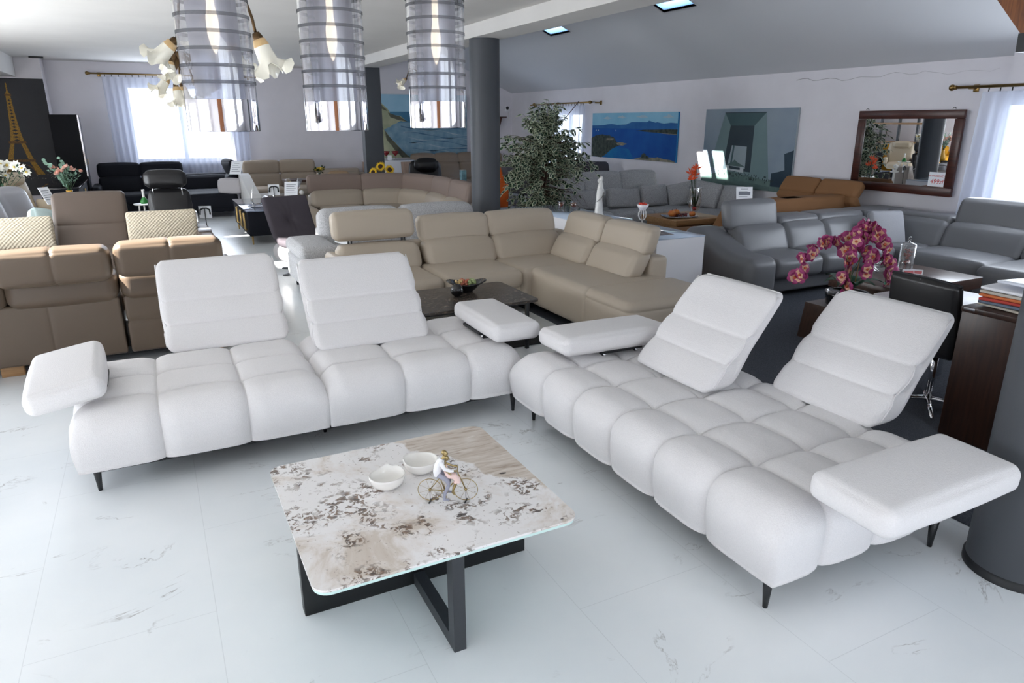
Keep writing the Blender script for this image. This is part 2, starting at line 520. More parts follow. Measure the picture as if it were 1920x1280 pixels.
struct('ceiling', ceil_holes(XL, 3.66, YF, YB, CH, lambda x: HC), CEIL, 'flat white plaster ceiling')
SKY1 = (6.42, 6.60, 10.80, 11.46); SKY2 = (6.40, 6.60, 7.70, 8.36)
SKY3 = [(4.42, 5.66, 9.30, 9.60), (4.42, 5.66, 9.68, 10.02)]  # unseen openings added to throw the sun patch on the arch picture
struct('ceiling.001', ceil_holes(3.66, XR + .2, YF, YB, [SKY1, SKY2, *SKY3], zs), SLOPE, 'sloping grey plaster ceiling on the right')
bm_ = MB(); bm_.box(3.64, 4.04, YF, YB, 2.70, 4.2)
struct('trim_1', bm_, CEIL, 'white ceiling beam running from front to back over the round column')
lb = MB(); lb.box(XL, -1.9, 14.2, 15.95, 2.52, HC)
struct('trim_2', lb, CEIL, 'white boxed beam at the top of the far left wall')
eb = MB(); eb.box(XR - .1, XR, YF, 4.62, 2.1, 2.7)
struct('trim_3', eb, WALL, 'thicker strip of wall at the upper right edge')

# roof lights that show in the slope: curb, frame, pane
SKYPANE = veil('roof_light_pane', (150, 196, 248), .05, .95)
for i, s_ in enumerate((SKY1, SKY2)):
    T = thing('window_%d' % (i + 4), 'bright roof light in the sloping ceiling, %s' % ('farther, smaller one' if i == 0 else 'nearer one at the top edge'), 'roof light', (s_[0], s_[2], zs(s_[0])), group=None, world=True)
    T['kind'] = 'structure'
    mb = MB()
    for (x0, x1, y0, y1) in ((s_[0] - .03, s_[0], s_[2], s_[3]), (s_[1], s_[1] + .03, s_[2], s_[3]), (s_[0] - .03, s_[1] + .03, s_[2] - .03, s_[2]), (s_[0] - .03, s_[1] + .03, s_[3], s_[3] + .03)):
        v = []
        for z_ in (.0, .10):
            for (x, y) in ((x0, y0), (x1, y0), (x1, y1), (x0, y1)): v.append((x, y, zs(x) + z_))
        mb.add(v, [(3, 2, 1, 0), (4, 5, 6, 7), (0, 1, 5, 4), (1, 2, 6, 5), (2, 3, 7, 6), (3, 0, 4, 7)], 0, False)
    mb.build('window_frame', WHITELAC, T)
    g = MB(); g.poly([(s_[0], s_[2], zs(s_[0]) + .03), (s_[1], s_[2], zs(s_[1]) + .03), (s_[1], s_[3], zs(s_[1]) + .03), (s_[0], s_[3], zs(s_[0]) + .03)])
    g.build('pane', SKYPANE, T)

# windows in the walls: white frame with mullion, pane
def window(n, axis, pos, w, mull, sill=True):
    T = thing('window_%d' % n, None, None, world=True); T['kind'] = 'structure'
    a0, a1, z0, z1 = w
    f = MB(); g = MB()
    def bar(a, b_, c, d):
        if axis == 'y': f.box(a, b_, pos + .08, pos + .14, c, d)
        else: f.box(pos + .08, pos + .14, a, b_, c, d)
    e = .06
    bar(a0, a1, z0, z0 + e); bar(a0, a1, z1 - e, z1); bar(a0, a0 + e, z0 + e, z1 - e); bar(a1 - e, a1, z0 + e, z1 - e)
    for m_ in mull: bar(m_ - .04, m_ + .04, z0 + e, z1 - e)
    q = [(a0 + e, z0 + e), (a1 - e, z0 + e), (a1 - e, z1 - e), (a0 + e, z1 - e)]
    g.poly([(a, pos + .11, z) if axis == 'y' else (pos + .11, a, z) for a, z in q])
    f.build('window_frame', WHITELAC, T); g.build('pane', GLASS, T)
    if sill:
        s_ = MB()
        if axis == 'y': s_.box(a0 - .08, a1 + .08, pos - .12, pos, z0 - .05, z0 - .005)
        else: s_.box(pos - .12, pos, a0 - .08, a1 + .08, z0 - .05, z0 - .005)
        s_.build('window_sill', WHITELAC, T)
window(1, 'y', YB, WB, (.76,))
window(2, 'x', XR, WM, (13.8,))
window(3, 'x', XR, WR, (3.9,), False)
for i, w in enumerate(WF): window(6 + i, 'y', YF - .2, w, ((w[0] + w[1]) / 2,), False)
for i, w in enumerate(WL): window(8 + i, 'x', XL - .2, w, ((w[0] + w[1]) / 2,), False)
# wooden door in the wall behind the camera (it shows in the chrome of the pendants)
T = thing('door_1', None, None, world=True); T['kind'] = 'structure'
d_ = MB(); d_.box(-1.25, -.3, YF, YF + .05, 0, 2.08); d_.build('door_leaf', PINE, T)
h_ = MB(); h_.tube([(-.42, YF + .05, 1.02), (-.42, YF + .1, 1.02), (-.54, YF + .1, 1.02)], .011); h_.build('door_handle', CHROME, T)
# hairline plaster crack high on the right wall
ck = MB(); pts = []
for i in range(30):
    y = 7.55 - i * .095
    pts.append((XR - .0005, y, 2.30 + .018 * math.sin(i * 1.3) + .012 * math.sin(i * .41 + 1) + rnd.uniform(-.008, .008)))
ck.tube(pts, [.0035 * max(.25, 1 - i / 32) for i in range(30)], 5)
ck.build('trim_4', mat('plaster_crack', (150, 146, 148), .9))['kind'] = 'structure'

# columns
def column(label, x, y, r, z1, ring=False):
    T = thing('column', label, 'column', (x, y, 0))
    c_ = MB(); c_.lathe([(r, .035 if ring else 0), (r, z1)], seg=64); c_.build('shaft', COLUMN, T)
    if ring:
        g = MB(); g.lathe([(r + .008, 0), (r + .008, .03), (r, .036)], seg=64); g.build('base_ring', BLACKM, T)
    return T
column('round anthracite column in the middle beside the variegated fig tree', 3.84, 8.28, .185, 2.71)
column('large round anthracite column at the right edge beside the white sofa', 2.945, 1.235, .175, 2.9, True)
c_ = MB(); c_.rbox(3.72, 4.08, 13.42, 13.62, 0, 2.70, .01)
tag(c_.build('column', COLUMN), 'square dark grey column far back in front of the seascape canvas', 'column')

# wooden roof brace with its black shoe, upper right corner
T = thing('roof_brace', 'brown stained timber roof brace with a black steel shoe, top right corner', 'roof brace', (6.6, 3.6, 2.3), world=True)
b0 = Vector((6.6, 3.60, 2.20)); b1 = Vector((6.6, 4.20, 3.25))
dv = (b1 - b0).normalized(); q = dv.to_track_quat('Z', 'X').to_matrix().to_4x4()
BRACE_W = .22
ctr = Vector((6.6, 3.78, 2.26)); up_ = Vector((0, .33, .94)).normalized()
m_ = MB(); pr_b = [(3.661, 2.446), (4.17, 3.05), (3.92, 3.12), (3.38, 2.446)]
m_.prism(pr_b, 6.6, 6.72, 'x'); m_.build('timber', PINE, T)
m_ = MB(); m_.prism([(3.66, 2.30), (3.664, 2.445), (3.375, 2.445), (3.375, 2.30)], 6.58, 6.74, 'x'); m_.build('shoe', BLACKM, T)

# curtains ------------------------------------------------------
SHEER = veil('sheer_white_voile', (225, 232, 248), .42, .6)
def curtain(label, group, axis, pos, a0, a1, ztop, zbot, rod0, rod1, rodr=.016, flare=.0, folds=26, rails=()):
    """pos is the plane of the rod; axis the direction along the wall"""
    def w(a, off, z): return (a, pos + off, z) if axis == 'x' else (pos + off, a, z)
    T = thing('curtain', label, 'curtain', w((a0 + a1) / 2, 0, zbot), world=True)
    mb = MB(); n = folds * 8; rows = 14; v = []; f = []
    for j in range(rows + 1):
        t = j / rows
        for i in range(n + 1):
            s_ = i / n
            a = a0 + (a1 - a0) * s_ + (s_ - .5) * flare * t
            dep = .012 + .026 * min(1, t * 3)
            off = dep * math.sin(s_ * folds * 2 * PI + .7 * math.sin(s_ * 9)) + .008 * math.sin(s_ * 37 + t * 2)
            v.append(w(a, off, ztop + (zbot - ztop) * t))
    for j in range(rows):
        for i in range(n):
            q = j * (n + 1) + i
            f.append((q, q + 1, q + n + 2, q + n + 1))
    mb.add(v, f); mb.build('voile', SHEER, T)
    R_ = thing('curtain_rod', label.replace('sheer white voile curtain', 'antique brass curtain rod').replace('hanging', 'mounted'), 'curtain rod', w((rod0 + rod1) / 2, 0, ztop + .06), world=True)
    r_ = MB(); zr = ztop + .055
    r_.tube([w(rod0, 0, zr), w(rod1, 0, zr)], rodr, 10); r_.build('rod', BRASS, R_)
    for e, sgn in ((rod0, -1), (rod1, 1)):
        k_ = MB(); k_.ball(w(e + sgn * .05, 0, zr), .035, 12, 8, sc=(1, 1, 1)); k_.tube([w(e, 0, zr), w(e + sgn * .03, 0, zr)], .024, 10); k_.build('finial', BRASS, R_)
    wallpos = YB if axis == 'x' else XR
    for a in (rod0 + .14, rod1 - .14):
        k_ = MB(); k_.tube([w(a, 0, zr - .01), w(a, wallpos - pos, zr - .01)], .013, 8); k_.rbox(*( (a - .03, a + .03, wallpos - .02, wallpos, zr - .05, zr + .03) if axis == 'x' else (wallpos - .02, wallpos, a - .03, a + .03, zr - .05, zr + .03))); k_.build('bracket', BRASS, R_)
    nr = max(6, int(abs(a1 - a0) / .115))
    for i in range(nr):
        a = a0 + (a1 - a0) * (i + .5) / nr
        k_ = MB(); k_.tube([w(a, 0, zr - rodr), w(a, 0, ztop)], .007, 6); k_.build('hook', BLACKM, R_)
    return T
curtain('sheer white voile curtain hanging in front of the bright back wall window', None, 'x', YB - .2, -.57, 2.02, 2.575, .62, -.75, 2.28, flare=-.05, folds=22)
curtain('sheer white voile curtain hanging behind the variegated fig tree', None, 'y', XR - .15, 15.1, 12.84, 2.07, .12, 15.1, 12.62, folds=16)
curtain('sheer white voile curtain hanging at the right edge beside the mirror', None, 'y', XR - .15, 2.2, 4.84, 2.06, .12, 2.0, 5.14, .017, flare=.16, folds=20)
# ---------------------------------------------------------------- the two white sofas
def body_fn(hx, hy, h, r, bulge=.028):
    def f(p):
        p = p.copy()
        z = np.clip(p[:, 2], 0, None) / h
        p[:, 2] = np.clip(p[:, 2], 0, None)
        s = np.clip((.92 - z) / .45, 0, 1); s = s * s * (3 - 2 * s)      # corners turn square lower down
        qx = np.clip(p[:, 0], -(hx - r), hx - r); qy = np.clip(p[:, 1], -(hy - r), hy - r)
        dx, dy = p[:, 0] - qx, p[:, 1] - qy
        m = np.maximum(np.abs(dx), np.abs(dy)); l = np.hypot(dx, dy)
        k = np.where((np.abs(dx) > 1e-5) & (np.abs(dy) > 1e-5), l / np.maximum(m, 1e-6), 1.0)
        k = 1 + (k - 1) * s * .85
        p[:, 0] = qx + dx * k; p[:, 1] = qy + dy * k
        g = bulge * np.sin(PI * np.clip(z * .95 + .03, 0, 1))
        p[:, 0] += g * np.sign(p[:, 0]) * np.abs(p[:, 0] / hx) ** 10 * .6
        p[:, 1] += g * np.sign(p[:, 1]) * np.abs(p[:, 1] / hy) ** 10
        return p
    return f
def seat_block(T, x0, x1, D, xs, ys, z0=.14, z1=.435):
    w = x1 - x0; h = z1 - z0; cx = (x0 + x1) / 2
    seams = [('x', s - cx, .030, .045) for s in xs] + [('y', s - D / 2, .031, .05) for s in ys]
    P(T, 'seat', WHITE, (w, D, 2 * h), (cx, D / 2, z0), r=.105, seams=seams, fn=body_fn(w / 2, D / 2, h, .105), n=14, k=5)
def white_back(T, cx, y0, w, H=.475, ln=.40):
    def f(p):
        p = p.copy(); t = (p[:, 2] + H / 2) / H
        bot = np.clip(1 - t / .34, 0, 1)
        p[:, 1] = p[:, 1] * (1.12 - .62 * t) + np.where(p[:, 1] > 0, .11 * np.clip(.30 - np.abs(t - .12), 0, 1), 0)
        p[:, 1] += ln * (t ** 1.06) + .07
        p[:, 0] *= 1 + .02 * np.sin(PI * t)
        p[:, 2] += .03 * (bot ** 2) * np.clip(p[:, 1] - .12, 0, 1) * 3
        return p
    fr = lambda p: (p[:, 1] < .02).astype(float)
    b = P(T, 'backrest', WHITE, (w, .16, H), (cx, y0, .425 + H / 2), r=.042, seams=[('z', -H / 2 + .30 * H, .024, .04, fr), ('z', -H / 2 + .56 * H, .024, .04, fr)], fn=f, n=16, k=4, puff=.006)
    for sx in (-1, 1):       # the sewn flange round the front panel
        pts = np.array([(sx * (w / 2 + .002 - .02 * sum(math.exp(-((z - zz) / .022) ** 2) for zz in (-.2 * H, .06 * H))), -.036, z) for i, z in enumerate(np.linspace(-H / 2 + .03, H / 2 - .012, 14))])
        q = f(pts)
        MB().tube([(a + cx, b_ + y0, c + .425 + H / 2) for a, b_, c in q], .0045, 6).build('side_piping', WHITE, b)
    pts = np.array([(x, .012, H / 2 + .001) for x in np.linspace(-w / 2 + .03, w / 2 - .03, 8)])
    q = f(pts); MB().tube([(a + cx, b_ + y0, c + .425 + H / 2) for a, b_, c in q], .005, 6).build('top_piping', WHITE, b)
    for sx in (-.2, .2):
        m = MB(); m.tube([(cx + sx * w, y0 + .2, .40), (cx + sx * w, y0 + .26, .50), (cx + sx * w, y0 + .30, .62)], .009, 6); m.build('hinge', BLACKM, b)
    return b
def white_arm(T, cx, cy, cz, sx, sy, rot, br):
    a = P(T, 'armrest', WHITE, (sx, sy, .112), (cx, cy, cz), rot, r=.042, puff=.012, n=10, k=4)
    m = MB()
    for (bx, by) in br:
        m.box(bx - .02, bx + .02, by - .012, by + .012, .36, cz - .045)
    m.box(min(b[0] for b in br) - .05, max(b[0] for b in br) + .05, min(b[1] for b in br) - .02, max(b[1] for b in br) + .02, cz - .062, cz - .045)
    m.build('armrest_bracket', BLACKM, a)
    c_ = MB()
    for (bx, by) in br: c_.tube([(bx + .03, by, cz - .075), (bx - .03, by, cz - .075)], .01, 8)
    c_.build('hinge_pin', CHROME, a)
def white_legs(T, pts):
    for (x, y) in pts:
        MB().lathe([(.0005, 0), (.0095, 0), (.021, .14), (.0005, .142)], (x, y, 0), 14).build('leg', BLACKM, T)

T = thing('sofa', 'left white fabric sofa, standing in front of the brown leather sofa back', 'sofa', (.70, 3.575, 0), group='pair of white fabric sofas')
seat_block(T, -1.20, -.003, .92, (-.82, -.41), (.255, .575))
seat_block(T, .003, 1.20, .92, (.44, .85), (.255, .575))
f_ = MB(); f_.box(-1.13, 1.13, .08, .86, .10, .142); f_.build('base_frame', BLACKM, T)
white_back(T, -.395, .845, .70)
white_back(T, .415, .475, .715)
white_arm(T, -1.215, .42, .515, .34, .72, (0, R(-9), R(3)), ((-1.09, .35), (-1.09, .55)))
white_arm(T, 1.19, .38, .515, .32, .70, (0, R(1), R(-1)), ((1.08, .30), (1.08, .52)))
white_legs(T, [(-1.132, .09), (1.153, .05), (.018, .27), (-1.13, .84), (1.13, .84), (.018, .84)])

T = thing('sofa', 'right white fabric sofa, standing next to the large round column', 'sofa', (1.80, 2.49, 0), R(-90), group='pair of white fabric sofas')
seat_block(T, -1.03, 1.03, 1.05, (-.674, -.347, -.01, .318, .656), (.26, .56, .86))
f_ = MB(); f_.box(-.96, .96, .08, .98, .10, .142); f_.build('base_frame', BLACKM, T)
white_back(T, -.275, .555, .60)
white_back(T, .385, .93, .60)
white_arm(T, -.85, .535, .515, .36, .74, (0, R(-3), R(-2)), ((-.74, .45), (-.74, .68)))
white_arm(T, 1.17, .50, .520, .33, .74, (0, R(2), 0), ((.98, .42), (.98, .66)))
white_legs(T, [(-.945, .10), (.967, .05), (1.0, .985), (-.95, .95), (0, .95)])

# ---------------------------------------------------------------- stone coffee table
T = thing('coffee_table', 'square coffee table with a patterned beige and white stone top on black steel base', 'table', (.735, 2.265, 0))
def rrect(x0, x1, y0, y1, r, n=8):
    o = []
    for (cx, cy, a0) in ((x1 - r, y1 - r, 0), (x0 + r, y1 - r, 90), (x0 + r, y0 + r, 180), (x1 - r, y0 + r, 270)):
        for i in range(n + 1):
            a = R(a0 + 90 * i / n); o.append((cx + r * math.cos(a), cy + r * math.sin(a)))
    return o
MB().prism(rrect(-.468, .468, -.445, .445, .055), .397, .405, 'z').build('stone_top', STONE, T)
tg = tag(MB().prism(rrect(-.465, .465, -.442, .442, .053), .385, .3968, 'z').build('glass_layer', mat('sea_green_glass_edge', (206, 232, 228), .15), T), 'pale glass layer under the stone top')
MB().rbox(-.445, .475, -.01, .045, 0, .384, .002).build('panel_leg', BLACKM, T)
m = MB()
for s_ in (-1, 1):
    y0, y1 = (-.43, -.0105) if s_ < 0 else (.0455, .43)
    m.box(-.022, .022, y0 if s_ < 0 else y1 - .05, y0 + .05 if s_ < 0 else y1, 0, .384)
    m.box(-.022, .022, y0 + (.05 if s_ < 0 else 0), y1 - (0 if s_ < 0 else .05), 0, .05)
    m.box(-.022, .022, y0 + (.05 if s_ < 0 else 0), y1 - (0 if s_ < 0 else .05), .345, .384)
m.build('frame_leg', DKMETAL, T)

def bowl(label, x, y, rz):
    def wv(th, i):
        k = i / 11 if i < 12 else (23 - i) / 11
        k = max(0, k)
        return (.003 * math.sin(2 * th + 1) * k, (.0025 * math.sin(th * 2 + .6) + .0018 * math.sin(3 * th)) * k * k + (.009 * math.exp(-((th - 1.0) / .16) ** 2) - .006 * math.exp(-((th - .65) / .2) ** 2)) * k ** 4)
    pr_ = [(.018 + .052 * math.sin(PI / 2 * i / 11) ** .8, .052 * (i / 11) ** 1.7) for i in range(12)]
    inn = [(max(.002, r - .0035), z + .003) for r, z in pr_[::-1]]
    inn[-1] = (.001, .005)
    o = MB().lathe([(.001, 0)] + pr_ + inn, (0, 0, 0), 48, wave=lambda th, i: wv(th, i - 1) if i else (0, 0)).build('bowl', PORC)
    o.location = (x, y, .4052); o.rotation_euler.z = rz
    tag(o, label, 'bowl', 'white rippled bowls on the stone table')
bowl('white porcelain bowl with a rippled rim, in front, fully visible on the stone table', .655, 2.345, .3)
bowl('white porcelain bowl half hidden behind the cyclist couple figurine', .812, 2.405, 2.0)

# couple on a bicycle: figurine, about 24 cm high
T = thing('figurine', 'small brass figurine of a couple riding one bicycle on the stone table', 'figurine', (.822, 2.135, .4052), R(-26))
BR2 = mat('figurine_brass', (168, 148, 104), .28, 1.0)
TRS = mat('figurine_grey_trousers', (150, 152, 168), .35)
SHI = mat('figurine_white_shirt', (236, 236, 240), .35)
PINK = mat('figurine_pink_dress', (234, 204, 198), .4)
wr = .044
for x in (-.066, .066):
    m = MB(); m.tube([(x + wr * math.cos(a), 0, wr + .006 + wr * math.sin(a)) for a in np.linspace(0, 2 * PI, 40)[:-1]], .0014, 6, closed=True)
    for k in range(4):
        a = k * PI / 4 + .3; m.tube([(x - wr * math.cos(a), 0, wr + .006 - wr * math.sin(a)), (x + wr * math.cos(a), 0, wr + .006 + wr * math.sin(a))], .0005, 4)
    m.ball((x, 0, wr + .006), .006, 8, 5); m.build('wheel', BR2, T)
    m = MB(); m.tube([(x, 0, .05), (x, -.004, .02), (x + .002, -.006, .006)], .0012, 5); m.tube([(x - .004, -.016, .003), (x + .004, .014, .003)], .003, 6); m.build('stand', BLACKM, T)
m = MB()
m.tube([(-.066, 0, .05), (-.01, 0, .045)], .002, 6); m.tube([(-.066, 0, .05), (-.028, 0, .098)], .0018, 6); m.tube([(-.01, 0, .045), (-.03, 0, .105)], .0022, 6)
m.tube([(-.01, 0, .045), (.042, 0, .10)], .0026, 6); m.tube([(-.026, 0, .095), (.042, 0, .10)], .0024, 6)
m.tube([(.066, 0, .05), (.052, 0, .085), (.040, 0, .115), (.036, 0, .128)], .0024, 6)
m.tube([(.03, -.022, .134), (.038, -.014, .136), (.036, 0, .130), (.038, .014, .136), (.03, .022, .134)], .0018, 6)
m.tube([(-.01 + .011 * math.cos(a), -.003, .045 + .011 * math.sin(a)) for a in np.linspace(0, 2 * PI, 20)[:-1]], .0015, 5, closed=True)
m.tube([(-.01, -.003, .045), (-.004, -.016, .025)], .0015, 5); m.tube([(-.01, .003, .045), (-.016, .016, .065)], .0015, 5)
m.rbox(-.046, -.014, -.008, .008, .103, .110, .003); m.build('bicycle_frame', BR2, T)
def fused(m, name, mt, vox=.0016):
    o = m.build(name, mt, T)
    r = o.modifiers.new('fuse', 'REMESH'); r.mode = 'VOXEL'; r.voxel_size = vox; r.use_smooth_shade = True
    s_ = o.modifiers.new('soft', 'SMOOTH'); s_.iterations = 3; s_.factor = .5
    return o
# man (behind): trousers, shirt, head and hands
m = MB()
for s_, kz, fx in ((-1, .080, -.010), (1, .092, .0)):
    m.tube([(-.032, .007 * s_, .113), (-.004, .015 * s_, kz + .02), (.006, .016 * s_, kz)], [.0105, .0095, .0075], 10)
    m.tube([(.006, .016 * s_, kz), (fx, .017 * s_, kz - .04), (fx - .003, .018 * s_, kz - .058)], [.0078, .0065, .0055], 10)
    m.tube([(fx - .007, .018 * s_, kz - .06), (fx + .014, .018 * s_, kz - .063)], [.0055, .004], 8); m.ball((fx + .014, .018 * s_, kz - .063), .004, 8, 5)
m.ball((-.033, 0, .112), .015, 12, 8)
fused(m, 'man_trousers', TRS)
m = MB()
m.tube([(-.035, 0, .108), (-.038, 0, .125), (-.032, 0, .145), (-.022, 0, .165), (-.017, 0, .176)], [.0145, .0150, .0165, .0165, .009], 12)
for s_ in (-1, 1):
    m.tube([(-.022, .012 * s_, .168), (-.008, .027 * s_, .148), (.012, .025 * s_, .139), (.025, .022 * s_, .138)], [.0085, .0075, .0062, .0055], 10)
fused(m, 'man_shirt', SHI)
m = MB()
m.tube([(-.018, 0, .172), (-.011, 0, .186)], [.0055, .005], 8)
m.ball((-.006, 0, .196), .0105, 14, 10, sc=(.95, .82, 1.15)); m.tube([(.003, 0, .197), (.0062, 0, .194)], [.002, .0016], 6)
m.ball((-.010, 0, .201), .0108, 12, 8, sc=(.95, .88, .9))
for s_ in (-1, 1):
    m.ball((-.006, .0088 * s_, .195), .0022, 6, 5)
    m.tube([(.025, .022 * s_, .138), (.032, .021 * s_, .137), (.036, .02 * s_, .134)], [.0034, .0036, .0025], 8)
fused(m, 'man_head_and_hands', BR2)
# woman (in front): dress, head, arms, legs
m = MB()
m.tube([(-.008, -.004, .155), (-.007, -.004, .14), (-.002, -.005, .124), (.008, -.008, .112)], [.0085, .0088, .0095, .0125], 12)
m.tube([(.006, -.009, .113), (.026, -.013, .112), (.036, -.014, .100), (.036, -.014, .088)], [.0125, .012, .0125, .015], 12)
fused(m, 'woman_dress', PINK)
m = MB()
m.tube([(-.008, -.003, .155), (-.006, -.003, .170)], [.0055, .0042], 8)
m.ball((-.001, -.004, .180), .0095, 14, 10, sc=(.95, .85, 1.12)); m.ball((-.005, -.004, .184), .0096, 12, 8); m.ball((-.012, -.004, .186), .0045, 10, 6)
m.tube([(.008, -.004, .181), (.0105, -.004, .178)], [.0018, .0014], 6)
m.tube([(-.008, -.012, .157), (-.004, -.020, .138), (.012, -.022, .124), (.016, -.021, .121)], [.0046, .0040, .0032, .0034], 8)
m.tube([(-.008, .005, .157), (.010, .006, .148), (.030, .010, .140), (.037, .012, .137)], [.0046, .0040, .0032, .0034], 8)
for s_ in (-1, 1):
    m.tube([(.034, -.014 + .006 * s_, .092), (.024, -.015 + .006 * s_, .066), (.018, -.015 + .006 * s_, .048), (.026, -.015 + .006 * s_, .040)], [.0056, .005, .0036, .003], 8)
fused(m, 'woman_head_arms_and_legs', BR2, .0014)

# ---------------------------------------------------------------- pendant lamps
SMOKE = glass('pendant_glass', (246, 247, 250), .10)
BAND = veil('frosted_grey_band', (110, 112, 118), .35, .5)
INNER = mat('brushed_silver_tube', (205, 206, 212), .32, .75)
BULB = mat('warm_bulb', (255, 240, 215), .5, emit=((255, 236, 205), 2.0))
def pendant(x, y, z, label):
    T = thing('pendant_lamp', label, 'lamp', (x, y, z), 0, 'row of three glass pendant lamps')
    H = .325; r = .065
    MB().lathe([(r, .058), (r, H)], seg=56).build('glass_shade', SMOKE, T)
    MB().lathe([(r, 0), (r + .0004, .002), (r + .0004, .058)], seg=56).build('chrome_band', CHROME, T)
    MB().lathe([(.045, .03), (.045, H)], seg=40).build('inner_tube', veil_silver, T)
    for k in range(7):
        z0 = .085 + k * .0288
        MB().lathe([(r - .0005, z0), (r + .0012, z0 + .0004), (r + .0012, z0 + .0058), (r - .0005, z0 + .0062)], seg=48).build('ring', BAND, T)
    MB().lathe([(.046, .272), (r + .002, .272), (r + .002, .296), (.046, .296)], seg=48).build('collar', BAND, T)
    MB().lathe([(.001, H + .012), (.05, H + .01), (r + .001, H), (r + .001, H - .004), (.001, H - .004)], seg=48).build('cap', CHROME, T)
    for k in range(3):
        a = k * 2 * PI / 3 + .2
        m = MB(); m.tube([((r - .003) * math.cos(a), (r - .003) * math.sin(a), .285), ((r + .018) * math.cos(a), (r + .018) * math.sin(a), .285)], .0042, 8); m.build('screw', PORC, T)
    MB().lathe([(.001, .14), (.006, .15), (.011, .175), (.011, .20), (.007, .225), (.007, .32), (.001, .321)], seg=16).build('bulb', BULB, T)
    MB().tube([(0, 0, H), (0, 0, HC - z - .03)], .003, 6).build('cord', mat_cord, T)
    MB().lathe([(.001, HC - z), (.055, HC - z - .001), (.05, HC - z - .03), (.001, HC - z - .031)], seg=32).build('ceiling_rose', CHROME, T)
def silver_veil():
    m = bpy.data.materials.new('translucent_silver_tube'); m.use_nodes = True
    nt = m.node_tree; nt.nodes.clear()
    o = nt.nodes.new('ShaderNodeOutputMaterial'); mx = nt.nodes.new('ShaderNodeMixShader'); m2 = nt.nodes.new('ShaderNodeMixShader')
    t = nt.nodes.new('ShaderNodeBsdfTransparent'); g = nt.nodes.new('ShaderNodeBsdfGlossy'); l = nt.nodes.new('ShaderNodeBsdfTranslucent')
    g.inputs['Color'].default_value = lin((190, 191, 198)); g.inputs['Roughness'].default_value = .3
    l.inputs['Color'].default_value = lin((190, 191, 198)); t.inputs['Color'].default_value = lin((240, 241, 246))
    m2.inputs[0].default_value = .45; mx.inputs[0].default_value = .5
    nt.links.new(g.outputs[0], m2.inputs[1]); nt.links.new(l.outputs[0], m2.inputs[2])
    nt.links.new(t.outputs[0], mx.inputs[1]); nt.links.new(m2.outputs[0], mx.inputs[2]); nt.links.new(mx.outputs[0], o.inputs['Surface'])
    return m
veil_silver = silver_veil()
mat_cord = mat('clear_cord', (180, 182, 186), .4)
pendant(.143, 1.511, 1.7315, 'glass pendant lamp with chrome bottom, leftmost of three, in front of the left window')
pendant(.377, 1.568, 1.7315, 'glass pendant lamp with chrome bottom, middle of three, hanging before the bare wall')
pendant(.624, 1.608, 1.7355, 'glass pendant lamp with chrome bottom, rightmost of three, in front of the seascape canvas')
# ================================================================ generic upholstery
def sofa(name_label, loc, rz, W, D, n, m, seat_h=.43, back_h=.82, head_h=0.0, arms=('l', 'r'), arm_h=.6, arm_w=.22, lean_y=.14, m2=None, legs=.09, group=None, cat='sofa', name='sofa', hm=None, back_t=.2, seat_r=.06, pillowy=.02, arm_slope=0.0, headrest=True):
    """sofa facing local -y, centred on x, back at y=0, front at y=-D"""
    T = thing(name, name_label, cat, loc, rz, group)
    inner0 = -W / 2 + (arm_w if 'l' in arms else 0); inner1 = W / 2 - (arm_w if 'r' in arms else 0)
    w = (inner1 - inner0) / n
    MB().rbox(-W / 2 + .02, W / 2 - .02, -D + .03, -.03, legs, seat_h - .14, .02).build('base', m, T)
    MB().rbox(-W / 2 + .02, W / 2 - .02, -.14, -.0, seat_h - .14, back_h - .14, .03).build('back_panel', m, T)
    for i in range(n):
        cx = inner0 + w * (i + .5)
        P(T, 'seat', m, (w - .006, D - .19, .17), (cx, -D / 2 - .105, seat_h - .085), r=seat_r, puff=pillowy, n=5)
        hh = back_h - seat_h
        P(T, 'backrest', m, (w - .008, back_t, hh + .04), (cx, -.27, seat_h + hh / 2 - .02), r=.06, puff=pillowy, fn=lean(lean_y, -hh / 2, hh / 2), n=5)
        if head_h:
            P(T, 'headrest', hm or m, (w - .008, .14, head_h), (cx, -.27 + lean_y + .01, back_h + head_h / 2 - .02), r=.05, puff=pillowy * .7, fn=lean(lean_y * head_h / hh, -head_h / 2, head_h / 2), n=5)
    for a in arms:
        cx = (-W / 2 + arm_w / 2) if a == 'l' else (W / 2 - arm_w / 2)
        f = None
        if arm_slope:
            f = lambda p: np.column_stack([p[:, 0], p[:, 1], p[:, 2] + np.where(p[:, 2] > 0, arm_slope * np.clip((p[:, 1] + D / 2) / D, 0, 1) ** 1.5, 0)])
        P(T, 'armrest', m, (arm_w, D - .02, arm_h - legs), (cx, -D / 2, (arm_h + legs) / 2), r=.055, puff=.01, fn=f, n=6)
    for x in (-W / 2 + .1, W / 2 - .1):
        for y in (-D + .1, -.1):
            MB().lathe([(.001, 0), (.014, 0), (.02, legs + .01), (.001, legs + .011)], (x, y, 0), 10).build('leg', BLACKM, T)
    return T
def leg_set(T, pts, h=.09, m=None, r=.018):
    for x, y in pts:
        MB().lathe([(.001, 0), (r * .7, 0), (r, h), (.001, h + .001)], (x, y, 0), 10).build('leg', m or BLACKM, T)
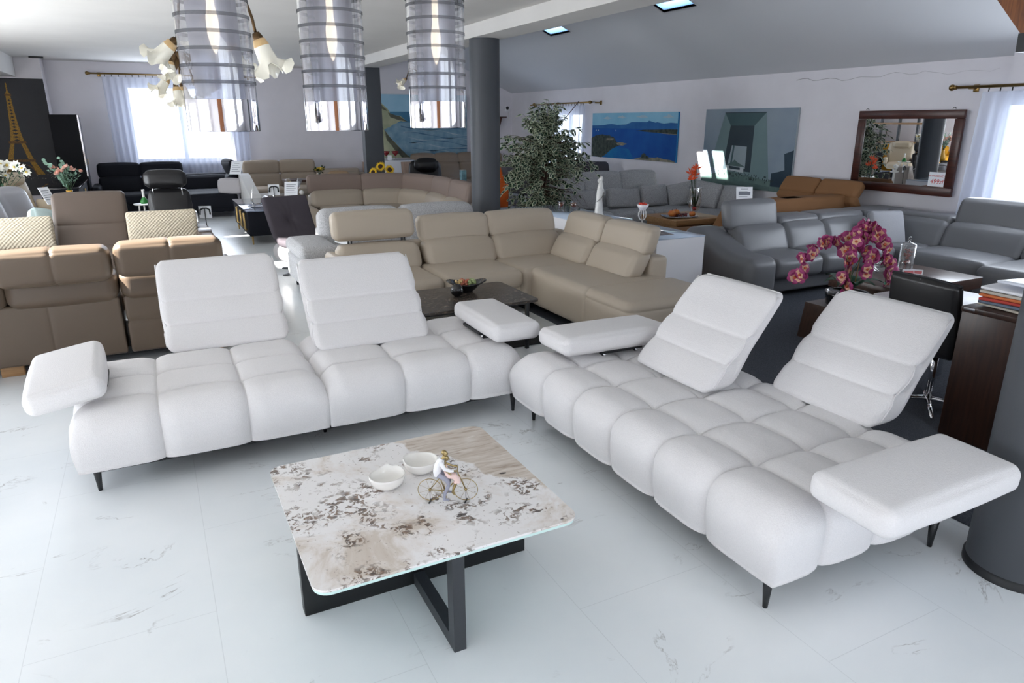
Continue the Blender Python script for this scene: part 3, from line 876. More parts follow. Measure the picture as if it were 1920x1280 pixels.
def card(label, loc, rot, w, h, cat='price card', lines=5, stand=True, name='price_card', picture=False):
    """white paper card; the sheet stands in its local xz plane facing -y"""
    T = thing(name, label, cat, loc, 0); T.rotation_euler = rot
    MB().box(-w / 2, w / 2, -.001, .001, 0, h).build('sheet', PAPER, T)
    m = MB()
    for i in range(lines):
        z = h * (.82 - .62 * i / max(1, lines - 1)); l = w * (.36 if i else .22)
        m.box(-l, l if i % 2 == 0 else l * .5, -.0016, -.0011, z, z + h * .035)
    if picture: m.box(-w * .36, w * .36, -.0017, -.0011, h * .35, h * .6)
    m.build('print', INK, T)
    if stand:
        m = MB(); m.box(-w / 2, w / 2, .001, .003, -.002, h); m.build('holder', GLASS, T)
    return T

# ---------------------------------------------------------------- beige leather corner sofa
T = thing('corner_sofa', 'beige leather corner sofa in the middle with one raised headrest, in front of the column', 'sofa', (2.8, 5.9, 0), world=True)
piece = lambda name, x0, x1, y0, y1, z0, z1, **k: P(T, name, k.pop('m', BEIGE), (x1 - x0, y1 - y0, z1 - z0), ((x0 + x1) / 2, (y0 + y1) / 2, (z0 + z1) / 2), **k)
MB().rbox(1.50, 3.16, 5.68, 6.66, .09, .30, .03).build('base', BEIGE, T)
MB().rbox(3.16, 3.98, 4.18, 6.66, .07, .30, .04).build('base', BEIGE, T)
piece('seat', 1.50, 2.20, 5.60, 6.35, .26, .435, r=.06, puff=.018, n=8)
piece('seat', 2.205, 2.985, 5.60, 6.35, .26, .435, r=.06, puff=.018, n=8)
piece('seat', 2.99, 3.98, 5.63, 6.6, .12, .43, r=.05, puff=.012, n=8)
piece('seat', 3.08, 3.98, 4.70, 5.70, .08, .435, r=.06, puff=.016, n=8)
piece('chaise_end', 3.09, 4.06, 4.12, 4.80, .08, .43, r=.07, puff=.012, n=8, seams=[('z', .10, .012, .03)])
MB().rbox(1.5, 3.98, 6.52, 6.70, .10, .62, .04).build('back_panel', BEIGE, T)
MB().rbox(3.86, 4.06, 4.86, 6.70, .10, .60, .04).build('back_panel', BEIGE, T)
for (a, b_, hd) in ((1.44, 2.22, 1), (2.28, 3.02, 0), (3.02, 3.80, 0)):
    piece('lumbar_cushion', a + .006, b_ - .006, 6.20, 6.40, .40, .645, r=.06, puff=.02, n=7, fn=lean(.13, -.12, .12))
    if hd:
        hr = piece('headrest', a - .01, b_ - .01, 6.39, 6.53, .69, .945, r=.05, puff=.012, n=7, fn=lean(.05, -.12, .12))
        for x in (-.28, .24):
            m = MB(); m.tube([((a + b_) / 2 + x, 6.44, .56), ((a + b_) / 2 + x + .03, 6.46, .74)], .008, 6); m.tube([((a + b_) / 2 + x + .05, 6.44, .56), ((a + b_) / 2 + x + .05, 6.46, .74)], .006, 6); m.build('headrest_bracket', BLACKM, hr)
    else:
        piece('headrest', a + .004, b_ - .004, 6.39, 6.55, .62, .86, r=.05, puff=.014, n=7, fn=lean(.09, -.12, .12))
for (a, b_) in ((5.58, 6.24), (4.86, 5.56)):
    P(T, 'lumbar_cushion', BEIGE, (b_ - a - .01, .20, .245), (3.68, (a + b_) / 2, .53), (0, 0, R(-90)), r=.06, puff=.02, n=7, fn=lean(.13, -.12, .12))
    P(T, 'headrest', BEIGE, (b_ - a - .006, .16, .25), (3.83, (a + b_) / 2, .735), (0, 0, R(-90)), r=.05, puff=.014, n=7, fn=lean(.08, -.12, .12))
P(T, 'armrest', BEIGE, (.11, .9, .44), (1.42, 6.15, .36), r=.045, puff=.01, n=6)
leg_set(T, [(1.6, 5.76), (2.9, 5.78), (3.22, 5.6), (3.22, 4.32), (3.9, 4.3), (3.9, 6.6), (1.6, 6.6)], .09)

# dark stone table in front of it
T = thing('coffee_table', 'dark brown marble coffee table between the white sofas and the beige corner sofa', 'table', (2.07, 4.98, 0))
MB().prism(rrect(-.53, .53, -.36, .36, .04), .40, .418, 'z').build('stone_top', DKSTONE, T)
for x, y in ((-.46, -.28), (.46, -.28), (-.46, .28), (.46, .28)):
    MB().rbox(x - .014, x + .014, y - .014, y + .014, 0, .40, .003).build('leg', BLACKM, T)
m = MB()
for y in (-.28, .28): m.box(-.446, .446, y - .01, y + .01, .37, .399)
m.build('apron', BLACKM, T)
m = MB(); m.box(-.50, .62, -.30, .5, .0, .012); tag(m.build('rug', mat('black_rug', (34, 34, 36), .95, bump=(200, .6))), 'black rug under the dark marble coffee table', 'rug').location = (2.15, 5.05, .0005)
T = thing('fruit_bowl', 'black leaf-shaped bowl holding grapes on the dark marble table', 'bowl', (2.19, 5.12, .418), R(-20))
m = MB()
m.lathe([(.001, 0), (.05, 0), (.052, .008), (.062, .03), (.095, .062), (.10, .075), (.088, .066), (.05, .028), (.001, .02)], seg=36, wave=lambda th, i: ((.06 * abs(math.cos(th)) ** 3) * max(0, (i - 2)) / 3 if 2 < i < 7 else 0, (.028 * abs(math.cos(th)) ** 4) if i in (4, 5, 6) else 0))
m.build('dish', BLACKGL, T)
GR = {'green_grapes': (150, 164, 110), 'red_grapes': (176, 96, 70), 'pale_fruit': (206, 176, 120)}
for nm, cx in (('green_grapes', .045), ('red_grapes', -.012), ('pale_fruit', -.062)):
    gm = mat(nm, GR[nm], .3, coat=.3); m = MB()
    for k in range(26):
        m.ball((cx + rnd.uniform(-.032, .032), rnd.uniform(-.032, .032), .062 + rnd.uniform(0, .035)), .0115, 8, 5)
    go = tag(m.build('grapes', gm), {'green_grapes': 'bunch of pale green grapes in the right half of the black bowl', 'red_grapes': 'bunch of reddish grapes in the middle of the black bowl', 'pale_fruit': 'bunch of pale orange grapes at the left end of the black bowl'}[nm], 'grapes', 'grapes in the black bowl')
    go.location = (2.19, 5.12, .418); go.rotation_euler.z = R(-20)
m = MB(); m.lathe([(.001, 0), (.02, .001), (.045, .025), (.052, .052), (.045, .08), (.028, .096), (.018, .10), (.015, .095), (.001, .09)], seg=32)
tag(m.build('vase', BLACKGL), 'small round black vase beside the black grape bowl', 'vase').location = (2.055, 5.0, .418)

# ---------------------------------------------------------------- light grey fabric sofa behind the beige one
T = thing('sofa', 'light grey speckled fabric sofa standing behind the beige corner sofa, left of the column', 'sofa', (2.45, 7.9, 0), world=True)
MB().rbox(1.26, 3.58, 7.10, 8.0, .10, .30, .03).build('base', GREYF, T)
for i, (a, b_) in enumerate(((1.62, 2.56), (2.57, 3.50))):
    piece('seat', a, b_, 7.12, 7.85, .27, .43, r=.05, n=6, m=GREYF, puff=.015)
    piece('backrest', a, b_, 7.80, 8.04, .36, .80, r=.085, n=7, m=GREYF, puff=.02, fn=lean(.10, -.2, .2))
MB().rbox(1.6, 3.55, 8.02, 8.12, .12, .60, .03).build('back_panel', GREYF, T)
ar = piece('armrest', 1.24, 1.62, 7.08, 8.0, .10, .40, r=.05, n=7, m=GREYF)
P(ar, 'arm_pad', GREYF, (.40, .86, .15), (1.43, 7.5, .47), r=.06, puff=.015, n=6)
leg_set(T, [(1.32, 7.16), (3.4, 7.16), (1.32, 7.9), (3.4, 7.9)], .1)
card('white price card lying slanted on the arm of the light grey fabric sofa', (1.66, 7.16, .548), (R(-58), R(10), R(-48)), .15, .24, lines=6, name='price_tag')

# ---------------------------------------------------------------- variegated fig tree
T = thing('potted_fig_tree', 'tall variegated fig tree with cream-edged leaves beside the round column', 'plant', (5.10, 8.98, 0))
MB().lathe([(.001, 0), (.13, 0), (.17, .27), (.18, .28), (.165, .275), (.15, .25), (.001, .25)], seg=28).build('pot', mat('brown_basket', (92, 66, 46), .8, bump=(90, .8)), T)
LG = mat('fig_leaf_green', (38, 70, 48), .38, var=(22, .45), spec=.5); LC = mat('fig_leaf_cream_edge', (196, 204, 176), .5)
TR = mat('fig_bark', (82, 60, 48), .8, bump=(60, .8))
m = MB()
for k in range(3):
    a0 = k * 2.1
    m.tube([(.03 * math.cos(a0 + z * 5), .03 * math.sin(a0 + z * 5), .25 + z) for z in np.linspace(0, 1.5, 24)], [.021 - .008 * i / 23 for i in range(24)], 7)
m.build('trunk', TR, T)
lv = MB(); br = MB(); rr = random.Random(11)
for i in range(330):
    t = rr.random(); z = .46 + 1.42 * t
    env = float(np.interp(t, [0, .25, .5, .75, .9, 1], [.50, .70, .76, .60, .40, .22]))
    a = rr.uniform(0, 2 * PI); L_ = env * rr.uniform(.62, 1.05)
    if i < 9: a = rr.uniform(-.9, .5); L_ *= 1.12
    p0 = Vector((0, 0, z - .12)); d = Vector((math.cos(a), math.sin(a), .0))
    up = rr.uniform(.18, .42) if t > .35 else rr.uniform(.0, .25)
    pts = []
    for s_ in np.linspace(0, 1, 9):
        pts.append(p0 + d * (L_ * s_) + Vector((0, 0, up * L_ * 2.0 * s_ - (.55 + .25 * rr.random()) * (1 - .55 * t) * L_ * s_ * s_ * 1.2)))
    if t > .80: w_ = rr.uniform(.12, .42) * (1.8 - 1.1 * t) * 1.2; h_ = rr.uniform(.15, .52); pts = [Vector((d.x * w_ * s_, d.y * w_ * s_, 1.52 + h_ * s_ * (1.15 - .15 * s_) + .02 * i / 250)) for s_ in np.linspace(0, 1, 9)]
    br.tube(pts, [.006 - .005 * k / 8 for k in range(9)], 4, cap=False)
    for k in range(17):
        s_ = .16 + .84 * (k + rr.random()) / 17
        q = s_ * 8; i0 = min(7, int(q)); p = pts[i0].lerp(pts[i0 + 1], q - i0)
        if p.x > .28 and p.z < .98 and p.y > -.3 or p.z < .3: continue
        ld = (d * rr.uniform(.2, 1) + Vector((rr.uniform(-1, 1), rr.uniform(-1, 1), rr.uniform(-.9, .15)))).normalized()
        n_ = Vector((rr.uniform(-.6, .6), rr.uniform(-.9, .3), 1)).normalized()
        sd = ld.cross(n_).normalized(); n_ = sd.cross(ld)
        le = rr.uniform(.075, .112); wd = le * rr.uniform(.24, .30)
        prof = [(0, .02), (.2, .75), (.45, 1), (.7, .72), (1.0, 0)]
        def ring(sc_, lift):
            o = []
            for (u, w_) in prof: o.append(p + ld * (le * (.5 + (u - .5) * sc_) ) + sd * (wd * w_ * sc_) + n_ * (lift - .012 * abs(u - .3)))
            for (u, w_) in prof[-2:0:-1]: o.append(p + ld * (le * (.5 + (u - .5) * sc_)) - sd * (wd * w_ * sc_) + n_ * (lift - .012 * abs(u - .3)))
            return o
        A, B = ring(1.0, 0), ring(.74, .002)
        n8 = len(A)
        lv.add([tuple(x) for x in A + B], [(j, (j + 1) % n8, n8 + (j + 1) % n8, n8 + j) for j in range(n8)], 1, False)
        lv.f.append(tuple(lv.n - n8 + j for j in range(n8))); lv.m.append(0); lv.sm.append(False)
lv.build('foliage', [LG, LC], T)
br.build('branches', TR, T)
MB().tube([(.2, -.1, 1.72), (.36, -.16, 1.92), (.43, -.2, 2.02)], .006, 5).build('twig', TR, T)

# ---------------------------------------------------------------- white sideboards with glass tops
def sideboard_white(label, x0, x1, y0, y1, h):
    T = thing('sideboard', label, 'sideboard', ((x0 + x1) / 2, y0, 0), 0, 'white sideboards behind the beige corner sofa', world=True)
    MB().box(x0, x1, y0, y0 + .02, 0, h - .012).build('side_panel', WHITELAC, T); MB().box(x0, x1, y1 - .02, y1, 0, h - .012).build('side_panel', WHITELAC, T)
    MB().box(x0 + .03, x1, y0 + .02, y1 - .02, .05, h - .15).build('oak_front', OAK, T)
    MB().box(x0, x1, y0 + .02, y1 - .02, h - .15, h - .012).build('drawer_box', WHITELAC, T)
    MB().rbox(x0 - .004, x1 + .004, y0 - .002, y1 + .002, h - .0118, h, .002).build('glass_top', GLASSW, T)
    m = MB()
    for z in (h - .05, h - .09): m.lathe([(.001, -.002), (.006, -.001), (.006, .001), (.001, .002)], (x0 - .0005, y0 + .06, z), 8, M=Matrix.Rotation(R(90), 4, 'Y'))
    m.build('screw', BLACKM, T)
    return T
sideboard_white('nearer white sideboard with a glass top, beside the grey leather sofa arm', 4.14, 4.72, 5.14, 6.40, .70)
sideboard_white('white glass-topped sideboard, farther one, carrying the white couple statuette', 4.14, 4.80, 6.42, 8.0, .70)
m = MB(); m.box(-.16, .16, -.11, .11, 0, .004); mg = m.build('magazine', mat('magazine_cover', (150, 140, 136), .35, var=(18, .6), col2=(60, 56, 58)))
tag(mg, 'magazine lying on the glass top of the nearer white sideboard', 'magazine'); mg.location = (4.32, 5.42, .7005); mg.rotation_euler.z = R(-8)
# statuette
T = thing('statuette', 'tall slim white statuette of an embracing couple on the sideboard', 'statuette', (4.60, 6.80, .70))
m = MB(); SW = mat('white_ceramic', (226, 224, 220), .3, var=(14, .05))
m.tube([(0, 0, 0), (-.003, 0, .02), (-.008, 0, .16), (0, 0, .27), (.008, 0, .34), (.012, 0, .40)], [.060, .052, .036, .036, .030, .018], 14)
m.tube([(.02, .01, .0), (.012, .01, .2), (.02, .005, .3), (.016, 0, .38)], [.042, .03, .03, .02], 12)
m.ball((.014, -.004, .425), .024, 12, 8, sc=(1, 1, 1.15)); m.ball((-.006, .008, .40), .021, 12, 8, sc=(1, 1, 1.1))
m.tube([(-.02, -.02, .33), (.03, -.03, .30), (.045, -.01, .26)], [.012, .011, .009], 8)
o = m.build('body', SW, T); r_ = o.modifiers.new('fuse', 'REMESH'); r_.mode = 'VOXEL'; r_.voxel_size = .006; r_.use_smooth_shade = True
m = MB(); m.ball((.046, -.022, .262), .012, 10, 6); m.ball((.04, -.03, .245), .010, 10, 6); m.tube([(-.05, -.02, .17), (-.01, -.042, .2), (.03, -.036, .24)], .004, 6); m.build('silver_flower', mat('silver_leaf', (150, 148, 146), .3, .8), T)
# candle bowl
T = thing('candle_bowl', 'white wire pedestal with a small white bowl of red sweets on the sideboard', 'bowl', (4.66, 6.06, .70))
m = MB()
for k in range(10):
    a = k * PI / 5
    m.tube([(math.cos(a) * r, math.sin(a) * r, z) for r, z in ((.006, .035), (.03, .05), (.045, .085), (.042, .12), (.028, .145))], .0032, 5)
m.lathe([(.001, 0), (.045, .0), (.045, .004), (.008, .012), (.006, .036), (.001, .036)], seg=20)
m.build('wire_stand', PORC, T)
MB().lathe([(.001, .140), (.028, .142), (.052, .175), (.066, .205), (.063, .205), (.05, .18), (.001, .17)], seg=30).build('dish', mat('frosted_white_glass', (240, 236, 240), .4), T)
m = MB()
for k in range(22): m.ball((rnd.uniform(-.035, .035), rnd.uniform(-.035, .035), .198 + rnd.uniform(0, .018)), .010, 7, 4)
m.build('red_sweets', mat('red_sweets', (216, 62, 44), .4), T)
# amber glasses
AMB = glass('amber_glass', (236, 160, 70), .15)
for (x, y, lab) in ((4.72, 7.55, 'right amber glass cup on the far white sideboard'), (4.60, 7.66, 'left amber glass cup on the far white sideboard, nearer the fig tree')):
    T = thing('glass_cup', lab, 'glass', (x, y, .70), 0, 'amber glasses on the sideboard')
    MB().lathe([(.001, 0), (.03, 0), (.034, .03), (.045, .085), (.044, .085), (.032, .03), (.001, .006)], seg=20).build('cup', GLASS, T)
    MB().lathe([(.001, .012), (.032, .03), (.042, .07), (.001, .071)], seg=16).build('tea', AMB, T)

# ---------------------------------------------------------------- grey leather corner sofa (right)
T = thing('corner_sofa', 'large grey leather corner sofa along the right wall behind the orchid', 'sofa', (6.6, 5.4, 0), world=True)
G = dict(m=GREYL)
MB().rbox(5.46, 8.24, 4.98, 5.86, .06, .30, .03).build('base', GREYL, T)
MB().rbox(7.28, 8.12, 2.75, 4.98, .06, .30, .03).build('base', GREYL, T)
P(T, 'armrest', GREYL, (.40, 1.02, .40), (5.26, 5.36, .24), r=.09, puff=.015, n=9, k=4, fn=lambda p: np.column_stack([p[:, 0], p[:, 1], p[:, 2] + np.where(p[:, 2] > 0, (.20 * np.clip((p[:, 1] + .22) / .5, 0, 1) ** 1.3 + .03) * np.clip(p[:, 2] / .1, 0, 1), 0)]))
for (a, b_) in ((5.46, 6.15), (6.155, 6.72), (6.725, 7.3)):
    piece('seat', a, b_, 4.88, 5.55, .22, .43, r=.06, puff=.02, n=7, **G)
piece('seat', 7.28, 8.1, 4.75, 5.6, .22, .425, r=.05, puff=.015, n=7, **G)
piece('seat', 7.14, 8.0, 3.86, 4.74, .16, .43, r=.07, puff=.02, n=7, **G)
piece('seat', 6.96, 8.0, 2.75, 3.85, .10, .435, r=.08, puff=.02, n=7, **G)
for (a, b_, hd) in ((5.42, 6.12, 1), (6.125, 6.74, 0), (6.745, 7.5, 0)):
    piece('lumbar_cushion', a, b_, 5.30, 5.50, .40, .685, r=.06, puff=.02, n=7, fn=lean(.12, -.14, .14), **G)
    if hd: P(T, 'headrest', GREYL, (.72, .13, .29), (5.72, 5.54, .80), r=.05, puff=.014, n=7, fn=lean(.06, -.14, .14))
    else: piece('headrest', a, b_, 5.50, 5.84, .62, .745, r=.05, puff=.01, n=7, **G)
piece('back_ledge', 7.5, 8.24, 5.46, 5.86, .40, .745, r=.05, n=6, **G)
MB().rbox(5.44, 8.24, 5.62, 5.86, .3, .64, .03).build('back_panel', GREYL, T)
for (a, b_) in ((4.70, 5.44), (3.86, 4.69), (2.80, 3.85)):
    P(T, 'lumbar_cushion', GREYL, (b_ - a - .006, .22, .30), (7.78, (a + b_) / 2, .54), (0, 0, R(-90)), r=.06, puff=.02, n=7, fn=lean(.14, -.15, .15))
piece('back_ledge', 7.86, 8.14, 4.70, 5.5, .42, .745, r=.05, n=6, **G)
P(T, 'headrest', GREYL, (.86, .14, .30), (7.95, 4.25, .80), (0, 0, R(-90)), r=.05, puff=.014, n=7, fn=lean(.08, -.15, .15))
P(T, 'headrest', GREYL, (1.0, .26, .12), (7.98, 3.3, .69), (0, 0, R(-90)), r=.05, puff=.01, n=6)
MB().rbox(7.98, 8.12, 2.78, 5.86, .3, .64, .03).build('back_panel', GREYL, T)
leg_set(T, [(5.55, 5.05), (7.1, 5.05), (7.3, 2.9), (8.1, 2.9), (8.1, 5.7), (5.5, 5.75)], .065)
cu = P(None, 'cushion', mat('light_grey_plush', (158, 159, 164), .95, bump=(160, .5)), (.42, .10, .40), (0, 0, 0), r=.04, puff=.03, pax=1, n=8)
tag(cu, 'light grey plush cushion leaning in the seat of the grey leather corner sofa', 'cushion'); cu.location = (7.42, 5.14, .585); cu.rotation_euler = (R(-20), 0, R(-18))

# dark brown coffee table with jar, bowl and cards
T = thing('coffee_table', 'dark brown wooden coffee table with a thick top in front of the grey leather sofa', 'table', (5.83, 3.78, 0))
MB().rbox(-.56, .56, -.34, .34, .35, .45, .004).build('table_top', DKWOODX, T)
MB().rbox(-.5, .5, -.28, .28, .26, .35, .003).build('apron', DKWOOD, T)
for x in (-.44, .44): MB().rbox(x - .06, x + .06, -.28, .28, .02, .26, .003).build('panel_leg', DKWOOD, T)
MB().rbox(-.5, .5, -.28, .28, 0.006, .02, .003).build('plinth', BLACKM, T)
T = thing('glass_jar', 'tall lidded glass jar with pink blossoms inside on the brown table', 'jar', (6.03, 3.93, .45))
MB().lathe([(.001, 0), (.062, 0), (.064, .006), (.064, .235), (.061, .235), (.061, .012), (.001, .012)], seg=32).build('body', GLASS, T)
MB().lathe([(.066, .235), (.07, .24), (.05, .252), (.012, .262), (.008, .27), (.001, .271)], seg=28).build('lid', GLASS, T)
MB().tube([(.018 * math.cos(a), 0, .29 + .018 * math.sin(a)) for a in np.linspace(0, 2 * PI, 17)[:-1]], .006, 6, closed=True).build('lid_ring', GLASS, T)
PK = mat('pink_blossom', (190, 70, 96), .6, var=(60, .4), col2=(226, 190, 170))
m = MB()
for k in range(16):
    c0 = (rnd.uniform(-.028, .028), rnd.uniform(-.028, .028), rnd.uniform(.08, .21))
    for j in range(4):
        a = j * PI / 2 + rnd.random(); m.ball((c0[0] + .011 * math.cos(a), c0[1] + .011 * math.sin(a), c0[2] + rnd.uniform(-.006, .006)), .0095, 6, 4, sc=(1, 1, .5), rot=(rnd.random(), rnd.random(), 0))
m.tube([(0, 0, .012), (.005, .003, .1), (-.004, 0, .2)], .0025, 5)
m.build('blossoms', PK, T)
T = thing('glass_bowl', 'round clear glass bowl behind the orchid blossoms on the brown table', 'bowl', (5.78, 4.0, .45), R(0)); T.rotation_euler = (R(16), 0, 0)
MB().lathe([(.001, .0), (.05, .0), (.09, .03), (.108, .075), (.10, .12), (.085, .145), (.082, .145), (.097, .12), (.104, .075), (.086, .034), (.001, .006)], seg=36).build('bowl', GLASS, T)
for i, (x, y, rz, lab) in enumerate(((5.93, 3.83, -30, 'small price sign, lower one, in front of the glass jar'), (5.88, 3.93, 10, 'small price sign behind the lower one, left of the glass jar'), (5.99, 3.79, -60, 'small price sign turned to the right before the glass jar'))):
    T = thing('price_sign', lab, 'sign', (x, y, .45), R(rz), 'small price signs on the brown table')
    m = MB(); m.prism([(-.018, 0), (.018, 0), (0, .042)], -.05, .05, 'x'); m.build('card', PAPER, T)
    m = MB(); m.add([(-.042, -.0165, .006), (.042, -.0165, .006), (.042, -.0065, .030), (-.042, -.0065, .030)], [(0, 1, 2, 3)], 0, False); m.build('print', mat('pale_red_print', (214, 120, 124), .6), T)

# orchid
T = thing('potted_orchid', 'big artificial orchid with purple and cream blossoms in a black pot', 'plant', (4.95, 3.68, 0))
T2 = thing('plant_box', 'dark brown wooden box under the orchid pot', 'box', (4.98, 3.72, 0))
m = MB(); m.prism([(-.24, .006), (.24, .006), (.19, .30), (-.19, .30)], -.22, .22, 'y'); m.build('box_body', DKWOOD, T2)
POT = BLACKGL
MB().lathe([(.001, .302), (.13, .302), (.15, .32), (.165, .40), (.17, .425), (.155, .42), (.15, .41), (.001, .41)], seg=36).build('pot', POT, T)
OL = mat('orchid_leaf', (34, 84, 58), .35); OS = mat('orchid_stem', (86, 104, 60), .5)
ST = mat('cane_stick', (150, 110, 60), .6)
m = MB()
for k in range(9):
    a = k * .7; L_ = .16 + .05 * (k % 3)
    pts = [(math.cos(a) * L_ * s_, math.sin(a) * L_ * s_, .41 + .34 * s_ - .24 * s_ * s_) for s_ in np.linspace(0, 1, 7)]
    v = []; f = []
    for i, p in enumerate(pts):
        w_ = .042 * math.sin(PI * (.12 + .85 * i / 6)); nx, ny = -math.sin(a), math.cos(a)
        v += [(p[0] - nx * w_, p[1] - ny * w_, p[2] + .008), p, (p[0] + nx * w_, p[1] + ny * w_, p[2] + .008)]
    for i in range(6):
        q = i * 3; f += [(q, q + 1, q + 4, q + 3), (q + 1, q + 2, q + 5, q + 4)]
    m.add(v, f)
m.build('leaves', OL, T)
m = MB()
for (x, y, h) in ((-.03, 0, .34), (.02, .01, .36), (.045, -.02, .3), (-.012, .03, .38)): m.tube([(x, y, .40), (x * 1.3, y * 1.3, .41 + h)], .0045, 5)
m.build('support_sticks', ST, T)
OP = mat('orchid_petal', (172, 58, 118), .55, var=(28, .2)); OC = mat('orchid_petal_cream', (230, 186, 156), .55); OT = mat('orchid_lip', (196, 90, 60), .5)
def orchid_flower():
    m = MB()
    for k in range(5):
        a = k * 2 * PI / 5 + PI / 2; wd = .026 if k in (1, 4) else .019; le = .044
        ca, sa = math.cos(a), math.sin(a)
        rows = [(.1, .25), (.35, .8), (.62, 1), (.85, .75), (1, .2)]
        v = []
        for (u, w_) in rows:
            for s_ in (-1, 0, 1):
                v.append((ca * le * u - sa * wd * w_ * s_, -.010 * math.sin(u * 2.6) + .006 * abs(s_) * u, sa * le * u + ca * wd * w_ * s_))
        for i in range(4):
            mi = 1 if i < (1 if k in (1, 4) else 2) else 0
            q = i * 3
            m.add(v[q:q + 6], [(0, 1, 4, 3), (1, 2, 5, 4)], mi, True)
    m.ball((0, -.012, -.004), .009, 7, 5, 2)
    return m
FM = orchid_flower()
fl0 = None; rq = random.Random(4)
stems = [((-.01, 0), [(-.03, .02, .62), (-.09, .05, .80), (-.22, .12, .84), (-.34, .18, .70), (-.37, .20, .54)], 18),
         ((.01, 0), [(.0, .0, .70), (.04, -.02, .92), (.13, -.08, .90), (.20, -.14, .70), (.20, -.18, .52)], 19),
         ((.02, 0), [(.04, 0, .60), (.10, -.05, .74), (.24, -.13, .66), (.32, -.18, .48), (.27, -.2, .34)], 15),
         ((-.02, 0), [(-.03, -.02, .66), (-.05, -.03, .84), (-.11, -.04, .76), (-.17, -.08, .56), (-.16, -.10, .38)], 16),
         ((0, 0), [(.0, .02, .70), (.0, .03, .86), (.02, -.02, .86), (.02, -.10, .72), (.01, -.14, .60)], 15),
         ((.0, .02), [(.03, .05, .76), (.10, .06, .92), (.20, .04, .93), (.26, .02, .86)], 14)]
for b_, pts, nf in stems:
    pp = [Vector((b_[0], b_[1], .41))] + [Vector(p) for p in pts]
    den = []
    for i in range(len(pp) - 1):
        for s_ in np.linspace(0, 1, 5)[:-1]:
            a0 = pp[max(0, i - 1)]; a1 = pp[i]; a2 = pp[i + 1]; a3 = pp[min(len(pp) - 1, i + 2)]
            den.append(.5 * ((2 * a1) + (a2 - a0) * s_ + (2 * a0 - 5 * a1 + 4 * a2 - a3) * s_ ** 2 + (3 * a1 - a0 - 3 * a2 + a3) * s_ ** 3))
    den.append(pp[-1])
    st_ = MB().tube(den, [.004 - .0022 * i / len(den) for i in range(len(den))], 6).build('stem', OS, T)
    MB().ball(den[-1] + Vector((0, 0, -.012)), .008, 7, 5, sc=(1, 1, 1.4)).ball(den[-1] + Vector((.014, 0, -.004)), .007, 7, 5, sc=(1, 1, 1.4)).build('buds', mat('mint_bud', (120, 200, 170), .5), st_)
    for k in range(nf):
        q = (len(den) - 1) * (.36 + .62 * k / max(1, nf - 1)); i0 = min(len(den) - 2, int(q)); p = den[i0].lerp(den[i0 + 1], q - i0)
        if fl0 is None:
            o = FM.build('blossom', [OP, OC, OT], T); fl0 = o
        else:
            o = fl0.copy(); COL.objects.link(o); o.parent = T
        o.location = p + Vector((rq.uniform(-.035, .035), rq.uniform(-.045, .01), rq.uniform(-.035, .03)))
        o.rotation_euler = (rq.uniform(-.8, .8), rq.uniform(-1, 1), rq.uniform(-1.9, .9)); s_ = rq.uniform(1.05, 1.5); o.scale = (s_, s_, s_)

# desk, black chair, dark cabinet with fabric samples
T = thing('low_table', 'pale grey low table just visible behind the black chair', 'table', (5.32, 2.94, 0))
MB().rbox(-.52, .18, -.20, .40, .47, .50, .004).build('table_top', mat('pale_grey_laminate', (200, 198, 202), .4, var=(6, .06)), T)
for x in (-.45, .12):
    for y in (-.14, .34): MB().rbox(x - .02, x + .02, y - .02, y + .02, .006, .47, .003).build('leg', CHROME, T)
T = thing('chair', 'black leather chair with chrome legs between the right white sofa and the dark cabinet', 'chair', (4.16, 2.50, 0), R(84))
P(T, 'backrest', BLACKL, (.46, .07, .46), (0, .03, .62), r=.03, puff=.01, n=6, fn=lean(.06, -.23, .23))
MB().tube([(-.23, .09, .845), (-.12, .085, .85), (.12, .085, .85), (.23, .09, .845)], .012, 8).build('top_piping', BLACKL, T)
P(T, 'seat', BLACKL, (.46, .44, .08), (0, -.22, .43), r=.03, puff=.01, n=6)
m = MB()
m.tube([(0, -.12, .40), (0, -.12, .05)], .022, 12)
m.build('post', CHROME, T)
for k in range(4):
    a = PI / 4 + k * PI / 2
    m = MB(); m.tube([(0, -.12, .05), (.29 * math.cos(a), -.12 + .29 * math.sin(a), .02)], [.018, .011], 8); m.build('foot', CHROME, T)
m = MB()
for sx in (-.19, .19): m.tube([(sx, -.02, .43), (sx * .4, -.12, .38)], .012, 8)
m.build('support', CHROME, T)
T = thing('cabinet', 'dark brown wooden cabinet end behind the large round column', 'cabinet', (4.25, 1.72, 0))
MB().rbox(-.32, .45, -.50, .47, .006, .745, .003).build('body', DKWOOD, T)
MB().rbox(-.325, .455, -.505, .475, .745, .775, .003).build('cabinet_top', DKWOOD, T)
MB().rbox(-.327, -.322, .40, .46, .757, .772, .001).build('label_plate', mat('silver_label', (190, 190, 196), .3, .6), T)
sw = [((206, 198, 184), 'pale beige'), ((110, 122, 140), 'blue grey'), ((190, 70, 60), 'red'), ((214, 120, 70), 'orange'), ((200, 192, 180), 'stone'), ((238, 238, 242), 'white')]
zc = .775
